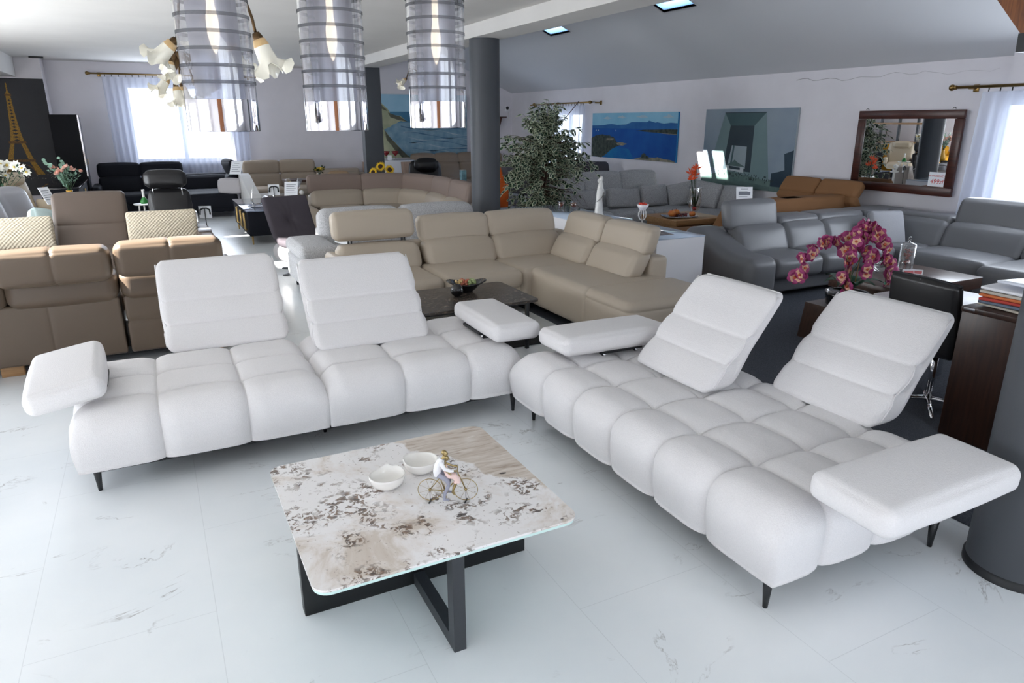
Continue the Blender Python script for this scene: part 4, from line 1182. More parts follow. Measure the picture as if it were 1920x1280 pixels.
for i, (c, nm) in enumerate(sw):
    th = .016 if i else .012
    m = MB(); m.pad((.27, .40, th), (0, 0, th / 2), r=.006, n=8, fn=lambda p, i=i: np.column_stack([p[:, 0], p[:, 1], p[:, 2] + .003 * np.sin(p[:, 1] * 9 + i)]))
    o = m.build('fabric_sample_book', mat(nm.replace(' ', '_') + '_sample', c, .9, bump=(200, .3)))
    tag(o, '%s fabric sample book in the stack on the dark cabinet' % nm if 0 < i < 5 else ('%s fabric sample book, %s of the stack on the dark cabinet' % (nm, 'lowest' if i == 0 else 'near the top')), 'sample book', 'stack of fabric sample books')
    o.location = (4.12, 1.95, zc + .0035); o.rotation_euler.z = R(-4 + 3 * (i % 3)); zc += th + .004
m = MB(); m.pad((.24, .36, .014), (0, 0, .007), r=.005, n=8, fn=lambda p: np.column_stack([p[:, 0], p[:, 1], p[:, 2] + .03 * np.cos(p[:, 1] * 5) * .5]))
o = m.build('catalogue', mat('catalogue_cover', (226, 230, 240), .35)); tag(o, 'curled white catalogue lying on top of the fabric sample books', 'catalogue'); o.location = (4.12, 1.90, zc + .012); o.rotation_euler.z = R(-12)
# ================================================================ left: brown recliner sofa seen from behind
T = thing('sofa', 'brown leather sofa seen from behind at the left edge, sun on its two headrests', 'sofa', (-.9, 5.7, 0), world=True)
TP = dict(m=TAUPE)
FB = lambda p: np.ones(len(p))
for (a, b_, dz) in ((-1.68, -.325, 0), (-.30, .40, -.02)):
    w = b_ - a
    MB().pad((w, .30, .44), ((a + b_) / 2, 5.90, .30), r=.02, n=6, seams=[('x', -w / 6, .006, .015), ('x', w / 6, .006, .015)] if w > 1 else [('z', .02, .012, .02), ('x', 0.02, .005, .015)]).build('back_panel', TAUPE, T)
    MB().rbox(a + .02, b_ - .02, 6.06, 6.9, .10, .40, .04).build('base', TAUPE, T)
for (a, b_) in ((-1.68, -1.01), (-1.005, -.325), (-.30, .40)):
    w = b_ - a
    P(T, 'back_ledge', TAUPE, (w - .004, .34, .22), ((a + b_) / 2, 5.88, .60), r=.07, puff=.015, n=8, k=4)
    P(T, 'seat', TAUPE, (w - .006, .62, .20), ((a + b_) / 2, 6.50, .36), r=.06, puff=.02, n=6)
    dz = .012 if a > -.5 else 0
    P(T, 'headrest', TAUPE, (w - .012, .24, .245), ((a + b_) / 2, 5.585, .815 + dz), (0, 0, 0), r=.055, puff=.012, n=9, k=5, seams=[('x', 0, .010, .012)], fn=lean(-.07, -.12, .12))
P(T, 'armrest', TAUPE, (.18, 1.0, .48), (.47, 6.45, .34), r=.05, puff=.01, n=6)
leg_set(T, [(-1.1, 6.7), (.3, 6.7)], .1)
MB().rbox(-1.62, .36, 5.86, 6.7, .045, .1, .003).build('plinth', BLACKM, T)
MB().rbox(-1.14, -1.0, 5.80, 5.86, .0, .075, .004).build('foot_block', OAK, T)
MB().rbox(.2, .34, 5.80, 5.86, .0, .075, .004).build('foot_block', OAK, T)

# second taupe sofa facing it, with two patent cushions
T = thing('sofa', 'dark taupe leather sofa with one high backrest between two pale patterned cushions', 'sofa', (-.4, 8.9, 0), world=True)
MB().rbox(-1.9, .56, 8.2, 9.2, .10, .30, .04).build('base', TAUPED, T)
for (a, b_) in ((-1.72, -1.02), (-1.01, -.30), (-.29, .37)): P(T, 'seat', TAUPED, (b_ - a, .80, .18), ((a + b_) / 2, 8.55, .355), r=.06, puff=.02, n=6)
P(T, 'backrest', TAUPED, (.72, .17, .60), (-.65, 9.02, .685), r=.045, puff=.012, n=9, seams=[('z', -.03, .014, .02)], fn=lean(.30, -.3, .3))
for (a, b_) in ((-1.72, -1.02), (-.29, .37)): P(T, 'backrest', TAUPED, (b_ - a, .18, .34), ((a + b_) / 2, 9.12, .53), r=.06, n=6, fn=lean(.10, -.17, .17))
P(T, 'armrest', TAUPED, (.17, 1.05, .42), (.47, 8.68, .36), r=.05, n=6)
P(T, 'armrest', TAUPED, (.17, 1.05, .42), (-1.82, 8.68, .36), r=.05, n=6)
leg_set(T, [(-1.7, 8.3), (.45, 8.3), (-1.7, 9.1), (.45, 9.1)], .1)
for (x, lab, rz) in ((-1.36, 'pale woven-pattern cushion at the left edge, left of the dark taupe backrest', 2), (.055, 'pale woven-pattern cushion right of the dark taupe backrest', 0)):
    o = P(None, 'cushion', OFFW, (.72, .12, .36), (0, 0, 0), r=.03, puff=.05, pax=1, n=12)
    MB().tube([(-.345, 0, -.165), (.345, 0, -.165), (.35, 0, .165), (-.35, 0, .165)], .006, 6, closed=True).build('piping', OFFW, o)
    tag(o, lab, 'cushion', 'pale woven-pattern cushions'); o.location = (x, 8.90, .605); o.rotation_euler = (R(-24), 0, R(rz))
m = MB(); m.rbox(-.07, .07, -.1, .1, 0, .015, .004); o = m.build('remote_tray', SILVERL); tag(o, 'small silver tray on the sunlit arm of the dark taupe sofa', 'tray'); o.location = (.47, 8.6, .572)

# grey loveseat and cream recliner at far left
T = thing('armchair', 'silver grey leather loveseat at the left edge with two rounded back cushions', 'armchair', (-1.75, 10.55, 0), R(68))
MB().rbox(-.72, .72, -.82, -.05, .10, .30, .04).build('base', SILVERL, T)
for x in (-.30, .30):
    P(T, 'seat', SILVERL, (.58, .62, .17), (x, -.48, .36), r=.06, puff=.02, n=6)
    P(T, 'backrest', SILVERL, (.57, .20, .56), (x, -.14, .66), r=.07, puff=.03, n=8, fn=lean(.16, -.28, .28))
for x in (-.68, .68): P(T, 'armrest', SILVERL, (.16, .8, .50), (x, -.44, .34), r=.06, n=6)
leg_set(T, [(-.6, -.7), (.6, -.7), (-.6, -.12), (.6, -.12)], .1)
o = P(None, 'cushion', mat('pale_aqua_fabric', (178, 196, 194), .8, bump=(200, .3)), (.40, .12, .38), (0, 0, 0), r=.05, puff=.035, n=6)
tag(o, 'pale aqua cushion behind the left patterned cushion', 'cushion'); o.location = (-1.12, 9.66, .58); o.rotation_euler = (R(-30), R(20), R(35))
T = thing('recliner', 'cream leather recliner behind the silver grey loveseat', 'armchair', (-1.62, 12.6, 0), R(55))
MB().lathe([(.001, 0), (.30, 0), (.30, .025), (.05, .04), (.04, .3), (.001, .3)], seg=28).build('swivel_base', CHROME, T)
P(T, 'seat', CREAM, (.62, .60, .16), (0, -.08, .40), r=.06, puff=.02, n=6)
P(T, 'backrest', CREAM, (.60, .18, .60), (0, .24, .68), r=.07, puff=.03, n=7, fn=lean(.16, -.3, .3))
P(T, 'headrest', CREAM, (.42, .13, .17), (0, .27, .93), r=.06, puff=.02, n=6)
for x in (-.35, .35): P(T, 'armrest', CREAM, (.10, .5, .18), (x, -.02, .52), r=.04, n=5)

# white silk flowers at the left edge
def bouquet(label, loc, n, spread, h, petals, pm, leafm, vase, rs, name='flower_vase', group=None, pr=.045, z0=.2):
    T = thing(name, label, 'flowers', loc, 0, group)
    rr = random.Random(rs); vase(T)
    st_ = MB(); lf = MB()
    first = None
    for k in range(n):
        a = rr.uniform(0, 2 * PI); d = spread * math.sqrt(rr.random()); zz = h * rr.uniform(.62, 1.0)
        tip = Vector((d * math.cos(a), d * math.sin(a), z0 + zz))
        st_.tube([(0, 0, z0 - .05), tip * .5 + Vector((0, 0, z0 * .4)), tip], .003, 4, cap=False)
        for q in range(7):
            s_ = rr.uniform(.35, .98); p = Vector((0, 0, z0)).lerp(tip, s_) + Vector((rr.uniform(-1, 1), rr.uniform(-1, 1), rr.uniform(-.6, .6))) * .05
            dd = Vector((rr.uniform(-1, 1), rr.uniform(-1, 1), rr.uniform(-.3, .8))).normalized(); sd = dd.cross(Vector((.2, .3, 1))).normalized() * .016
            lf.add([tuple(p), tuple(p + dd * .03 + sd), tuple(p + dd * .07), tuple(p + dd * .03 - sd)], [(0, 1, 2, 3)], 0, False)
        if first is None:
            m = MB(); petals(m, pr); first = m.build('blossom', pm, T); o = first
        else:
            o = first.copy(); COL.objects.link(o); o.parent = T
        o.location = tip; o.rotation_euler = (rr.uniform(.4, 1.5), rr.uniform(-.5, .5), rr.uniform(-1.4, 1.2)); s_ = rr.uniform(.8, 1.2); o.scale = (s_, s_, s_)
    st_.build('stems', GREEN, T); lf.build('leaves', leafm, T)
    return T
def daisy(np_, mid=1, w=.34):
    def f(m, r):
        for k in range(np_):
            a = 2 * PI * k / np_; ca, sa = math.cos(a), math.sin(a)
            v = [(ca * r * u - sa * r * w * q, sa * r * u + ca * r * w * q, .15 * r * math.sin(u * 3)) for u, q in ((.1, 0), (.5, -1), (1, 0), (.5, 1))]
            m.add(v, [(0, 1, 2, 3)], 0, True)
        m.ball((0, 0, .1 * r), r * .26, 8, 5, mid, sc=(1, 1, .6))
    return f
def rose(m, r):
    for k in range(3):
        m.lathe([(r * (.18 + .24 * k), -.35 * r), (r * (.32 + .26 * k), .1 * r), (r * (.3 + .3 * k), (.5 - .12 * k) * r)], (0, 0, 0), 10, 0, Matrix.Rotation(k * .5, 4, 'Z'), wave=lambda th, i: (.08 * r * math.sin(5 * th) * (i == 2), .08 * r * math.sin(4 * th) * (i == 2)))
    m.ball((0, 0, .1 * r), r * .3, 8, 5)
WP = mat('white_petal', (236, 236, 226), .6); YC = mat('yellow_centre', (206, 180, 90), .6)
def tall_vase(mt, r0, r1, h):
    return lambda T: MB().lathe([(.001, 0), (r0, 0), (r0 * 1.1, h * .3), (r1, h * .85), (r1 * 1.15, h), (r1 * 1.05, h), (r1 * .9, h * .85), (.001, h * .5)], seg=24).build('vase', mt, T)
T = thing('side_table', 'dark side table under the white flowers, off the left edge', 'table', (-2.02, 12.1, 0))
MB().rbox(-.3, .3, -.3, .3, .52, .56, .004).build('table_top', DKWOOD, T)
for x in (-.25, .25):
    for y in (-.25, .25): MB().rbox(x - .02, x + .02, y - .02, y + .02, 0, .52, .002).build('leg', DKWOOD, T)
bouquet('big bunch of white silk flowers with dark leaves before the tower poster', (-1.93, 12.1, .56), 46, .42, .48, daisy(8), [WP, YC], DKGREEN, tall_vase(BLACKGL, .07, .06, .2), 5, pr=.075, z0=.16)
EUC = mat('eucalyptus', (110, 140, 122), .6); RS = mat('pink_rose', (226, 176, 160), .6)
GV = mat('mustard_glaze', (196, 150, 56), .3)
T = thing('sideboard', 'black sideboard with gold handles behind the pink roses', 'sideboard', (-1.25, 13.95, 0))
MB().rbox(-.28, .22, -.9, .9, .10, .74, .004).build('body', BLACKF, T)
MB().rbox(-.30, .24, -.92, .92, .74, .76, .003).build('sideboard_top', BLACKGL, T)
for y in (-.62, -.56, 0, .06): 
    m = MB(); m.tube([(.222, y, .3), (.245, y, .3), (.245, y, .66), (.222, y, .66)], .008, 6); m.build('handle', GOLD, T)
leg_set(T, [(-.22, -.8), (.16, -.8), (-.22, .8), (.16, .8)], .1, GOLD)
T = thing('side_table', 'small stand under the mustard vase of pink roses, hidden by the taupe backrest', 'table', (-.98, 11.05, 0))
MB().lathe([(.001, .60), (.2, .60), (.2, .62), (.001, .62)], seg=28).build('table_top', BLACKM, T)
MB().lathe([(.15, 0), (.15, .015), (.015, .03), (.015, .60)], seg=20).build('post', BLACKM, T)
bouquet('bunch of pink roses and eucalyptus in a mustard vase before the black sideboard', (-.98, 11.05, .62), 13, .19, .30, rose, RS, EUC, tall_vase(GV, .075, .035, .26), 9, pr=.034, z0=.28)
Tb = [o for o in sc.objects if o.name.startswith('flower_vase')][-1]
m = MB(); lf = MB()
for (dx, dy, dz) in ((-.22, .05, .66), (-.05, .05, .66), (-.17, 0, .60)):
    pts = [Vector((0, 0, .24)), Vector((dx * .35, dy, .42)), Vector((dx, dy, dz))]
    m.tube(pts, .004, 5)
    for k in range(16):
        s_ = .25 + .75 * k / 15; p = pts[0].lerp(pts[1], s_ * 2) if s_ < .5 else pts[1].lerp(pts[2], s_ * 2 - 1)
        lf.lathe([(.001, 0), (.022, .001)], p + Vector((rnd.uniform(-.025, .025), -.02, rnd.uniform(-.015, .015))), 8, M=Euler((rnd.uniform(.6, 1.9), rnd.uniform(-.8, .8), 0)).to_matrix().to_4x4())
m.build('eucalyptus_stems', GREEN, Tb); lf.build('eucalyptus_leaves', EUC, Tb)

# tower poster and tall black cabinet
T = thing('poster', 'dark night poster of a golden lattice tower on the far left wall', 'poster', (-1.95, 15.9318, .42))
W_, H_ = .45, 2.07
MB().box(-1.4, W_, 0, .018, 0, H_).build('backing', mat('night_print', (38, 40, 46), .55, var=(2, .2)), T)
GOLDP = mat('gold_print', (190, 142, 38), .6, var=(60, .45)); DGP = mat('dark_gold_print', (116, 78, 22), .6, var=(40, .4)); NP = mat('night_print_dark', (28, 28, 34), .6); CITY = mat('city_lights_print', (190, 180, 160), .6)
m = MB()
def q2(pts, mi, l): m.poly([(x, -.0004 * l, z) for x, z in pts], mi)
xc = -.13; S = [(.0, 1.0), (.1, .99)]
prof = [(1.99, .008), (1.86, .012), (1.80, .035), (1.55, .045), (1.3, .062), (1.08, .088), (.95, .115)]
for i in range(len(prof) - 1):
    (za, wa), (zb, wb) = prof[i], prof[i + 1]
    q2([(xc - wa, za), (xc - wb, zb), (xc + wb, zb), (xc + wa, za)], 0, 1)
q2([(xc - .05, 1.80), (xc - .05, 1.77), (xc + .05, 1.77), (xc + .05, 1.80)], 1, 2)
q2([(xc - .135, .985), (xc - .135, .945), (xc + .135, .945), (xc + .135, .985)], 1, 2)
for s_ in (-1, 1):
    q2([(xc + s_ * .115, .945), (xc + s_ * .20, .66), (xc + s_ * .115, .66), (xc + s_ * .05, .945)][::s_], 0, 1)
    q2([(xc + s_ * .21, .62), (xc + s_ * .335, .38), (xc + s_ * .215, .38), (xc + s_ * .13, .62)][::s_], 0, 1)
q2([(xc - .225, .66), (xc - .225, .615), (xc + .225, .615), (xc + .225, .66)], 1, 2)
for k in range(10):
    a0, a1 = PI * k / 10, PI * (k + 1) / 10
    q2([(xc + .21 * math.cos(a0), .38 + .2 * math.sin(a0)), (xc + .21 * math.cos(a1), .38 + .2 * math.sin(a1)), (xc + .19 * math.cos(a1), .38 + .185 * math.sin(a1)), (xc + .19 * math.cos(a0), .38 + .185 * math.sin(a0))], 1, 1)
for k in range(13):       # dark gaps of the lattice
    z = 1.0 + k * .058; w = np.interp(z, [.95, 1.8], [.09, .022])
    q2([(xc - w * .6, z), (xc, z - .018), (xc + w * .6, z), (xc, z + .018)], 2, 3)
for k in range(70):
    x = rnd.uniform(-.9, .42); z = .30 + abs(rnd.gauss(0, .045)); q2([(x, z), (x + rnd.uniform(.004, .03), z), (x + .01, z + rnd.uniform(.004, .016))], 3, 1)
m.build('print', [GOLDP, DGP, NP, CITY], T)
T = thing('cabinet', 'tall black cabinet with a chrome edge right of the tower poster', 'cabinet', (-1.23, 15.45, 0))
MB().rbox(-.23, .21, -.2, .2, .02, 1.87, .003).build('body', mat('black_lacquer', (20, 21, 25), .7, spec=.2), T)
MB().box(.2105, .226, -.19, .19, .3, 1.82).build('door', mat('smoked_glass', (34, 38, 50), .3), T)
m = MB(); m.box(.205, .228, -.214, -.201, .75, 1.86); m.build('chrome_edge', CHROME, T)
MB().rbox(-.21, .19, -.18, .18, 0, .02, .002).build('plinth', BLACKM, T)
m = MB(); m.tube([(.23, -.12, 1.0), (.25, -.12, 1.0), (.25, -.12, 1.08), (.23, -.12, 1.08)], .006, 6); m.build('handle', GOLD, T)

# black sofa under the window
T = thing('corner_sofa', 'black fabric corner sofa under the left window, sun on its right seat', 'sofa', (.2, 15.3, 0), world=True)
BF = dict(m=BLACKF)
MB().rbox(-.86, 1.5, 15.1, 16.05, .10, .32, .03).build('base', BLACKF, T)
MB().rbox(.52, 1.5, 14.45, 15.2, .10, .32, .03).build('base', BLACKF, T)
piece('seat', -.84, .2, 15.0, 15.75, .28, .44, r=.05, puff=.02, **BF); piece('seat', .21, 1.45, 15.0, 15.75, .28, .44, r=.05, puff=.02, **BF)
piece('seat', .50, 1.45, 14.42, 15.02, .16, .45, r=.06, puff=.02, **BF)
for (a, b_) in ((-.88, -.16), (-.15, .60)):
    piece('lumbar_cushion', a, b_, 15.66, 15.86, .42, .72, r=.05, puff=.02, fn=lean(.08, -.15, .15), **BF); piece('headrest', a, b_, 15.80, 15.94, .70, .98, r=.05, puff=.015, **BF)
piece('lumbar_cushion', .61, 1.5, 15.66, 15.86, .42, .70, r=.05, puff=.02, fn=lean(.08, -.15, .15), **BF)
piece('back_ledge', .61, 1.55, 15.82, 16.06, .40, .74, r=.05, **BF)
P(T, 'backrest', BLACKF, (.62, .2, .40), (1.36, 14.95, .60), (0, 0, R(-90)), r=.08, puff=.03, fn=lean(.10, -.2, .2))
P(T, 'headrest', BLACKF, (.56, .13, .30), (1.42, 14.85, .90), (R(22), 0, R(-78)), r=.06, puff=.02)
P(T, 'armrest', BLACKF, (.16, 1.0, .5), (-.92, 15.5, .35), r=.05)
leg_set(T, [(-.76, 15.2), (.6, 14.55), (1.4, 14.55), (1.4, 15.9)], .1)
o = P(None, 'cushion', mat('pale_grey_velvet', (190, 186, 188), .8), (.40, .10, .27), (0, 0, 0), r=.04, puff=.02, n=6)
tag(o, 'pale grey cushion standing on the sunlit seat of the black corner sofa', 'cushion'); o.location = (1.34, 14.50, .575); o.rotation_euler = (R(-14), 0, R(-12))

# black leather recliner with its metal arms, price card, tray table
T = thing('recliner', 'black leather swivel recliner with a separate headrest in front of the black sofa', 'armchair', (.18, 10.7, 0))
P(T, 'headrest', BLACKL, (.50, .13, .22), (.0, .12, 1.0), r=.06, puff=.02, n=9, fn=lean(.03, -.1, .1))
b_ = P(T, 'backrest', BLACKL, (.50, .11, .54), (.02, .02, .58), r=.045, puff=.03, n=9, fn=lean(.14, -.27, .27), seams=[('z', -.02, .012, .05)])
m = MB()
for x in (-.17, .19): m.tube([(x, .08, .78), (x, .12, .95)], .008, 6)
m.build('headrest_post', CHROME, T)
P(T, 'seat', BLACKL, (.56, .56, .13), (0, -.28, .40), r=.05, puff=.02, n=6)
for sx in (-.31, .31):
    m = MB(); m.tube([(sx, .06, .50), (sx, -.06, .565), (sx, -.28, .58), (sx, -.48, .55), (sx, -.54, .46), (sx, -.44, .36), (sx * .6, -.30, .33)], .013, 8); m.build('armrest', CHROME, T)
MB().lathe([(.001, 0), (.30, 0), (.30, .02), (.04, .035), (.035, .33), (.001, .33)], (0, -.25, 0), 32).build('swivel_base', CHROME, T)
T = thing('side_table', 'small grey cabinet table holding a white tray left of the black recliner', 'table', (-.20, 11.4, 0))
MB().rbox(-.22, .20, -.2, .2, .02, .50, .004).build('body', mat('taupe_lacquer', (150, 140, 134), .4), T)
MB().rbox(-.20, .18, -.18, .18, 0, .02, .002).build('plinth', BLACKM, T)
T = thing('tray', 'small white footed tray on the grey cabinet table', 'tray', (-.12, 11.45, .50))
MB().lathe([(.001, .105), (.14, .105), (.15, .12), (.145, .12), (.001, .112)], seg=30).build('dish', PORC, T)
for k in range(3): 
    a = k * 2.1 + .4; m = MB(); m.tube([(.09 * math.cos(a), .09 * math.sin(a), .106), (.10 * math.cos(a), .10 * math.sin(a), .0)], .012, 6); m.build('foot', PORC, T)
T = thing('bottle', 'small green bottle with a white neck on the footed tray', 'bottle', (-.12, 11.45, .62))
MB().lathe([(.001, 0), (.05, 0), (.055, .03), (.03, .075), (.018, .09)], seg=20).build('body', mat('green_glaze', (50, 130, 60), .25), T)
MB().lathe([(.018, .09), (.016, .16), (.02, .2), (.001, .201)], (0, 0, 0), 16).build('neck', PORC, T)
m = MB()
for k in range(9): m.ball((rnd.uniform(-.05, .05), rnd.uniform(-.04, .04), rnd.uniform(.04, .14)), .035, 8, 5)
m.lathe([(.001, 0), (.05, 0), (.05, .04), (.001, .04)], seg=14)
o = m.build('flower_pot', PORC); tag(o, 'white porcelain flower ornament between the tray and the black recliner', 'ornament'); o.location = (.12, 11.5, .40)
T = thing('stool', 'low white stool under the white flower ornament', 'stool', (.12, 11.5, 0)); MB().lathe([(.001, .37), (.1, .37), (.1, .4), (.001, .4)], seg=20).build('seat', PORC, T); MB().lathe([(.08, 0), (.03, .1), (.03, .37)], seg=16).build('post', PORC, T)
def sign_stand(label, loc, h, w, ch, rz, bend=True, tilt=-30):
    T = thing('sign_stand', label, 'sign stand', loc, R(rz), 'price sign stands among the sofas')
    m = MB(); m.tube([(0, .02, 0), (0, .02, h)], .007, 6); m.lathe([(.001, 0), (.12, 0), (.12, .012), (.001, .014)], (0, .02, 0), 24); m.build('post', BLACKM, T)
    s_ = MB(); M_ = Matrix.Translation((0, 0, h)) @ Matrix.Rotation(R(tilt), 4, 'X'); s_.box(-w / 2, w / 2, -.002, .002, -.02, ch, M=M_); s_.build('sheet', PAPER, T)
    p_ = MB()
    for i in range(5): p_.box(-w * .36, w * (.36 - .12 * (i % 2)), -.0034, -.0024, ch * (.2 + .14 * i), ch * (.24 + .14 * i), M=M_)
    p_.build('print', INK, T)
    return T
def loop_sign(label, loc, h, rz):
    T = thing('sign_stand', label, 'sign stand', loc, R(rz), 'price sign stands among the sofas')
    MB().box(-.085, .085, .018, .021, h - .17, h).build('sheet', PAPER, T)
    m = MB(); m.tube([(-.07, 0, h - .12), (-.06, 0, h - .05), (-.02, 0, h - .03), (.03, 0, h - .03), (.065, 0, h - .05), (.07, 0, h - .12)], .011, 8); m.tube([(.0, 0, h - .03), (.005, 0, 0)], .006, 6); m.lathe([(.001, 0), (.1, 0), (.1, .01), (.001, .012)], seg=20); m.build('hanger', BLACKM, T)
loop_sign('white price sign behind a black hook, right of the black recliner', (.63, 10.9, 0), .60, -18)
loop_sign('white price sign behind a black hook, above the dark grey lounge chair', (1.72, 11.7, 0), .80, -18)
sign_stand('tilted white price sheet on a stand, left of the taupe curved sofa', (1.92, 11.35, 0), .66, .20, .22, -20)
card('white price card fixed on the light grey slanted arm, left of the greige sofa', (1.44, 14.35, .80), (R(-35), 0, R(-30)), .22, .28, name='price_tag', stand=False)

sign_stand('slanting white price sheet on a stand beside the cream recliner', (-1.25, 11.5, 0), .68, .15, .24, 45)
# black commode with gold handles
T = thing('commode', 'black glass-topped commode with gold legs and handles beside the lounge chair', 'commode', (1.42, 11.8, 0))
MB().rbox(-.22, .22, -.92, .92, .13, .485, .004).build('body', BLACKF, T)
MB().rbox(-.24, .24, -.94, .94, .4855, .50, .003).build('glass_top', mat('dark_mirror_top', (120, 130, 150), .05, .6), T)
for y in (-.72, -.62, -.30, -.2, .2, .3): 
    m = MB(); m.tube([(-.222, y, .20), (-.25, y, .20), (-.25, y, .44), (-.222, y, .44)], .012, 6); m.build('handle', GOLD, T)
leg_set(T, [(-.18, -.88), (.18, -.88), (-.18, .88), (.18, .88)], .131, GOLD, .016)
T = thing('ornament', 'silver swordfish-like ornament on the black commode', 'ornament', (1.38, 11.35, .50), R(15))
m = MB(); m.tube([(-.02, 0, .0), (-.05, 0, .10), (-.03, 0, .24), (.0, 0, .33)], [.022, .016, .011, .004], 8); m.pad((.24, .12, .012), (0, 0, .008), r=.005, n=4, fn=lambda p: np.column_stack([p[:, 0], p[:, 1], p[:, 2] + 1.2 * p[:, 0] ** 2])); m.build('body', CHROME, T)
o = MB().lathe([(.001, 0), (.04, 0), (.09, .03), (.085, .03), (.001, .008)], seg=24).build('dish', GLASSB); tag(o, 'small glass dish on the right half of the black commode', 'dish'); o.location = (1.55, 11.6, .50)

# dark grey tufted lounge chair
T = thing('lounge_chair', 'dark grey tufted lounge chair, half in the sun, left of the light grey sofa', 'armchair', (1.50, 8.78, 0), R(14))
def shell(p):
    p = p.copy(); s_ = (p[:, 2] + .62) / 1.24; th = p[:, 1]         # s along the profile, th across the thickness
    xs = np.interp(s_, [0, .12, .3, .45, .55, .7, 1], [-.62, -.55, -.34, -.12, .02, .12, .27])
    zs_ = np.interp(s_, [0, .12, .3, .45, .55, .7, 1], [.40, .42, .37, .36, .42, .58, .87])
    k = 5e-3
    dx = np.gradient(xs[np.argsort(s_)])
    ang = np.interp(s_, [0, .25, .4, .5, .6, .75, 1], [PI / 2 * 1.0, PI / 2 * 1.05, PI / 2 * 1.0, .9, .55, .42, .42])
    y = xs + np.cos(ang) * th; z = zs_ + np.sin(ang) * th * -1 * -1
    z = zs_ - (-np.sin(ang)) * (-th)
    tuft = .035 * np.exp(-((p[:, 0] / .06) ** 2 + ((s_ - .72) / .05) ** 2)) + .006 * np.abs(np.sin(6 * np.arctan2(p[:, 0], (s_ - .72) * .9 + 1e-6))) * np.exp(-((p[:, 0] / .25) ** 2 + ((s_ - .72) / .22) ** 2))
    fr = (th < 0)
    y = y + np.where(fr, np.cos(ang) * tuft, 0); z = z + np.where(fr, -np.sin(ang) * tuft, 0)
    return np.column_stack([p[:, 0] * (1 + .05 * (s_ - .5)), y, z])
P(T, 'shell', CHARF, (.56, .09, 1.24), (0, 0, 0), r=.04, n=26, fn=shell)
P(T, 'lower_shell', mat('light_grey_shell', (205, 203, 206), .6), (.58, .56, .22), (0, -.16, .24), r=.10, n=8)
MB().lathe([(.022, .0), (.022, .16)], (0, -.15, .015), 12).build('post', CHROME, T)
for k in range(4):
    a = k * PI / 2 + .4; m = MB(); m.pad((.34, .06, .016), (.17 * math.cos(a), -.15 + .17 * math.sin(a), .009), (0, 0, a), r=.006, n=2, k=2); m.build('foot', DKMETAL, T)
T = thing('side_table', 'tiny wire side table with an amber candle between the lounge chair and the curved sofa', 'table', (1.95, 8.98, 0))
MB().lathe([(.001, .44), (.14, .44), (.14, .452), (.001, .452)], seg=28).build('table_top', TAUPEF, T)
for k in range(3): a = k * 2.1; m = MB(); m.tube([(.11 * math.cos(a), .11 * math.sin(a), .44), (.15 * math.cos(a), .15 * math.sin(a), 0)], .006, 6); m.build('leg', BRASS, T)
T = thing('candle_box', 'amber and brown candle box on the tiny side table', 'candle', (1.95, 8.94, .452)); MB().rbox(-.045, .045, -.045, .045, 0, .05, .004).build('box_body', REDWOOD, T); MB().rbox(-.035, .035, -.035, .035, .0505, .085, .004).build('candle', mat('yellow_wax', (226, 170, 40), .4), T)

# greige sofa, slanted arm, dark table with yellow flowers
T = thing('sofa', 'greige leather sofa against the back wall right of the window', 'sofa', (2.45, 15.8, 0), world=True)
GE = dict(m=GREIGE)
MB().rbox(1.72, 4.4, 15.0, 16.0, .10, .34, .03).build('base', GREIGE, T)
for (a, b_) in ((1.75, 2.48), (2.49, 3.22), (3.23, 4.2)):
    piece('seat', a, b_, 14.95, 15.7, .30, .45, r=.05, puff=.02, **GE); piece('lumbar_cushion', a, b_, 15.60, 15.80, .42, .70, r=.05, puff=.015, fn=lean(.08, -.14, .14), **GE)
    if b_ < 4: piece('headrest', a, b_, 15.74, 15.88, .69, .965, r=.045, puff=.015, **GE)
    else: piece('headrest', a, b_, 15.74, 16.0, .62, .76, r=.045, **GE)
MB().rbox(1.72, 4.4, 15.86, 16.02, .3, .66, .03).build('back_panel', GREIGE, T)
leg_set(T, [(1.85, 15.1), (4.2, 15.1), (1.85, 15.9), (4.2, 15.9)], .1)
T = thing('chaise', 'pale grey chaise with a long slanting side arm in front of the greige sofa', 'chaise', (1.75, 13.7, 0), world=True)
MB().prism([(14.75, .10), (14.75, .76), (14.55, .80), (14.3, .78), (13.2, .52), (12.85, .40), (12.8, .10)], 1.52, 1.70, 'x').build('armrest', mat('pale_grey_leather', (206, 204, 200), .5), T)
MB().rbox(1.70, 2.2, 13.25, 14.7, .10, .40, .05).build('seat', mat('pale_grey_leather_seat', (190, 186, 182), .5), T)
o = P(None, 'cushion', mat('caramel_fabric', (176, 148, 116), .8), (.44, .12, .28), (0, 0, 0), r=.05, puff=.03); tag(o, 'caramel cushion behind the dark table, left of the square column', 'cushion'); o.location = (3.65, 15.42, .58); o.rotation_euler = (R(-25), 0, 0)
T = thing('console_table', 'dark console table behind the taupe curved sofa, carrying yellow flowers', 'table', (3.0, 13.9, 0))
MB().rbox(-.75, 1.2, -.25, .25, .66, .70, .004).build('table_top', DKWOOD, T)
for x in (-.7, 1.15): MB().rbox(x - .025, x + .025, -.23, .23, 0, .66, .003).build('panel_leg', DKWOOD, T)
bouquet('small bunch of yellow flowers in a glass on the dark console table', (2.92, 13.9, .70), 9, .09, .10, daisy(6), [mat('yellow_petal', (226, 190, 60), .6), YC], GREEN, tall_vase(GLASS, .03, .03, .1), 3, pr=.035, z0=.10)
T = thing('cocktail_glasses', 'funnel glasses holding yellow and red sweets beside the white price sheet', 'glass', (2.12, 12.1, .0))
m = MB(); m.lathe([(.09, 0), (.09, .01), (.012, .02), (.012, .62), (.001, .62)], seg=16); m.build('stand', CHROME, T)
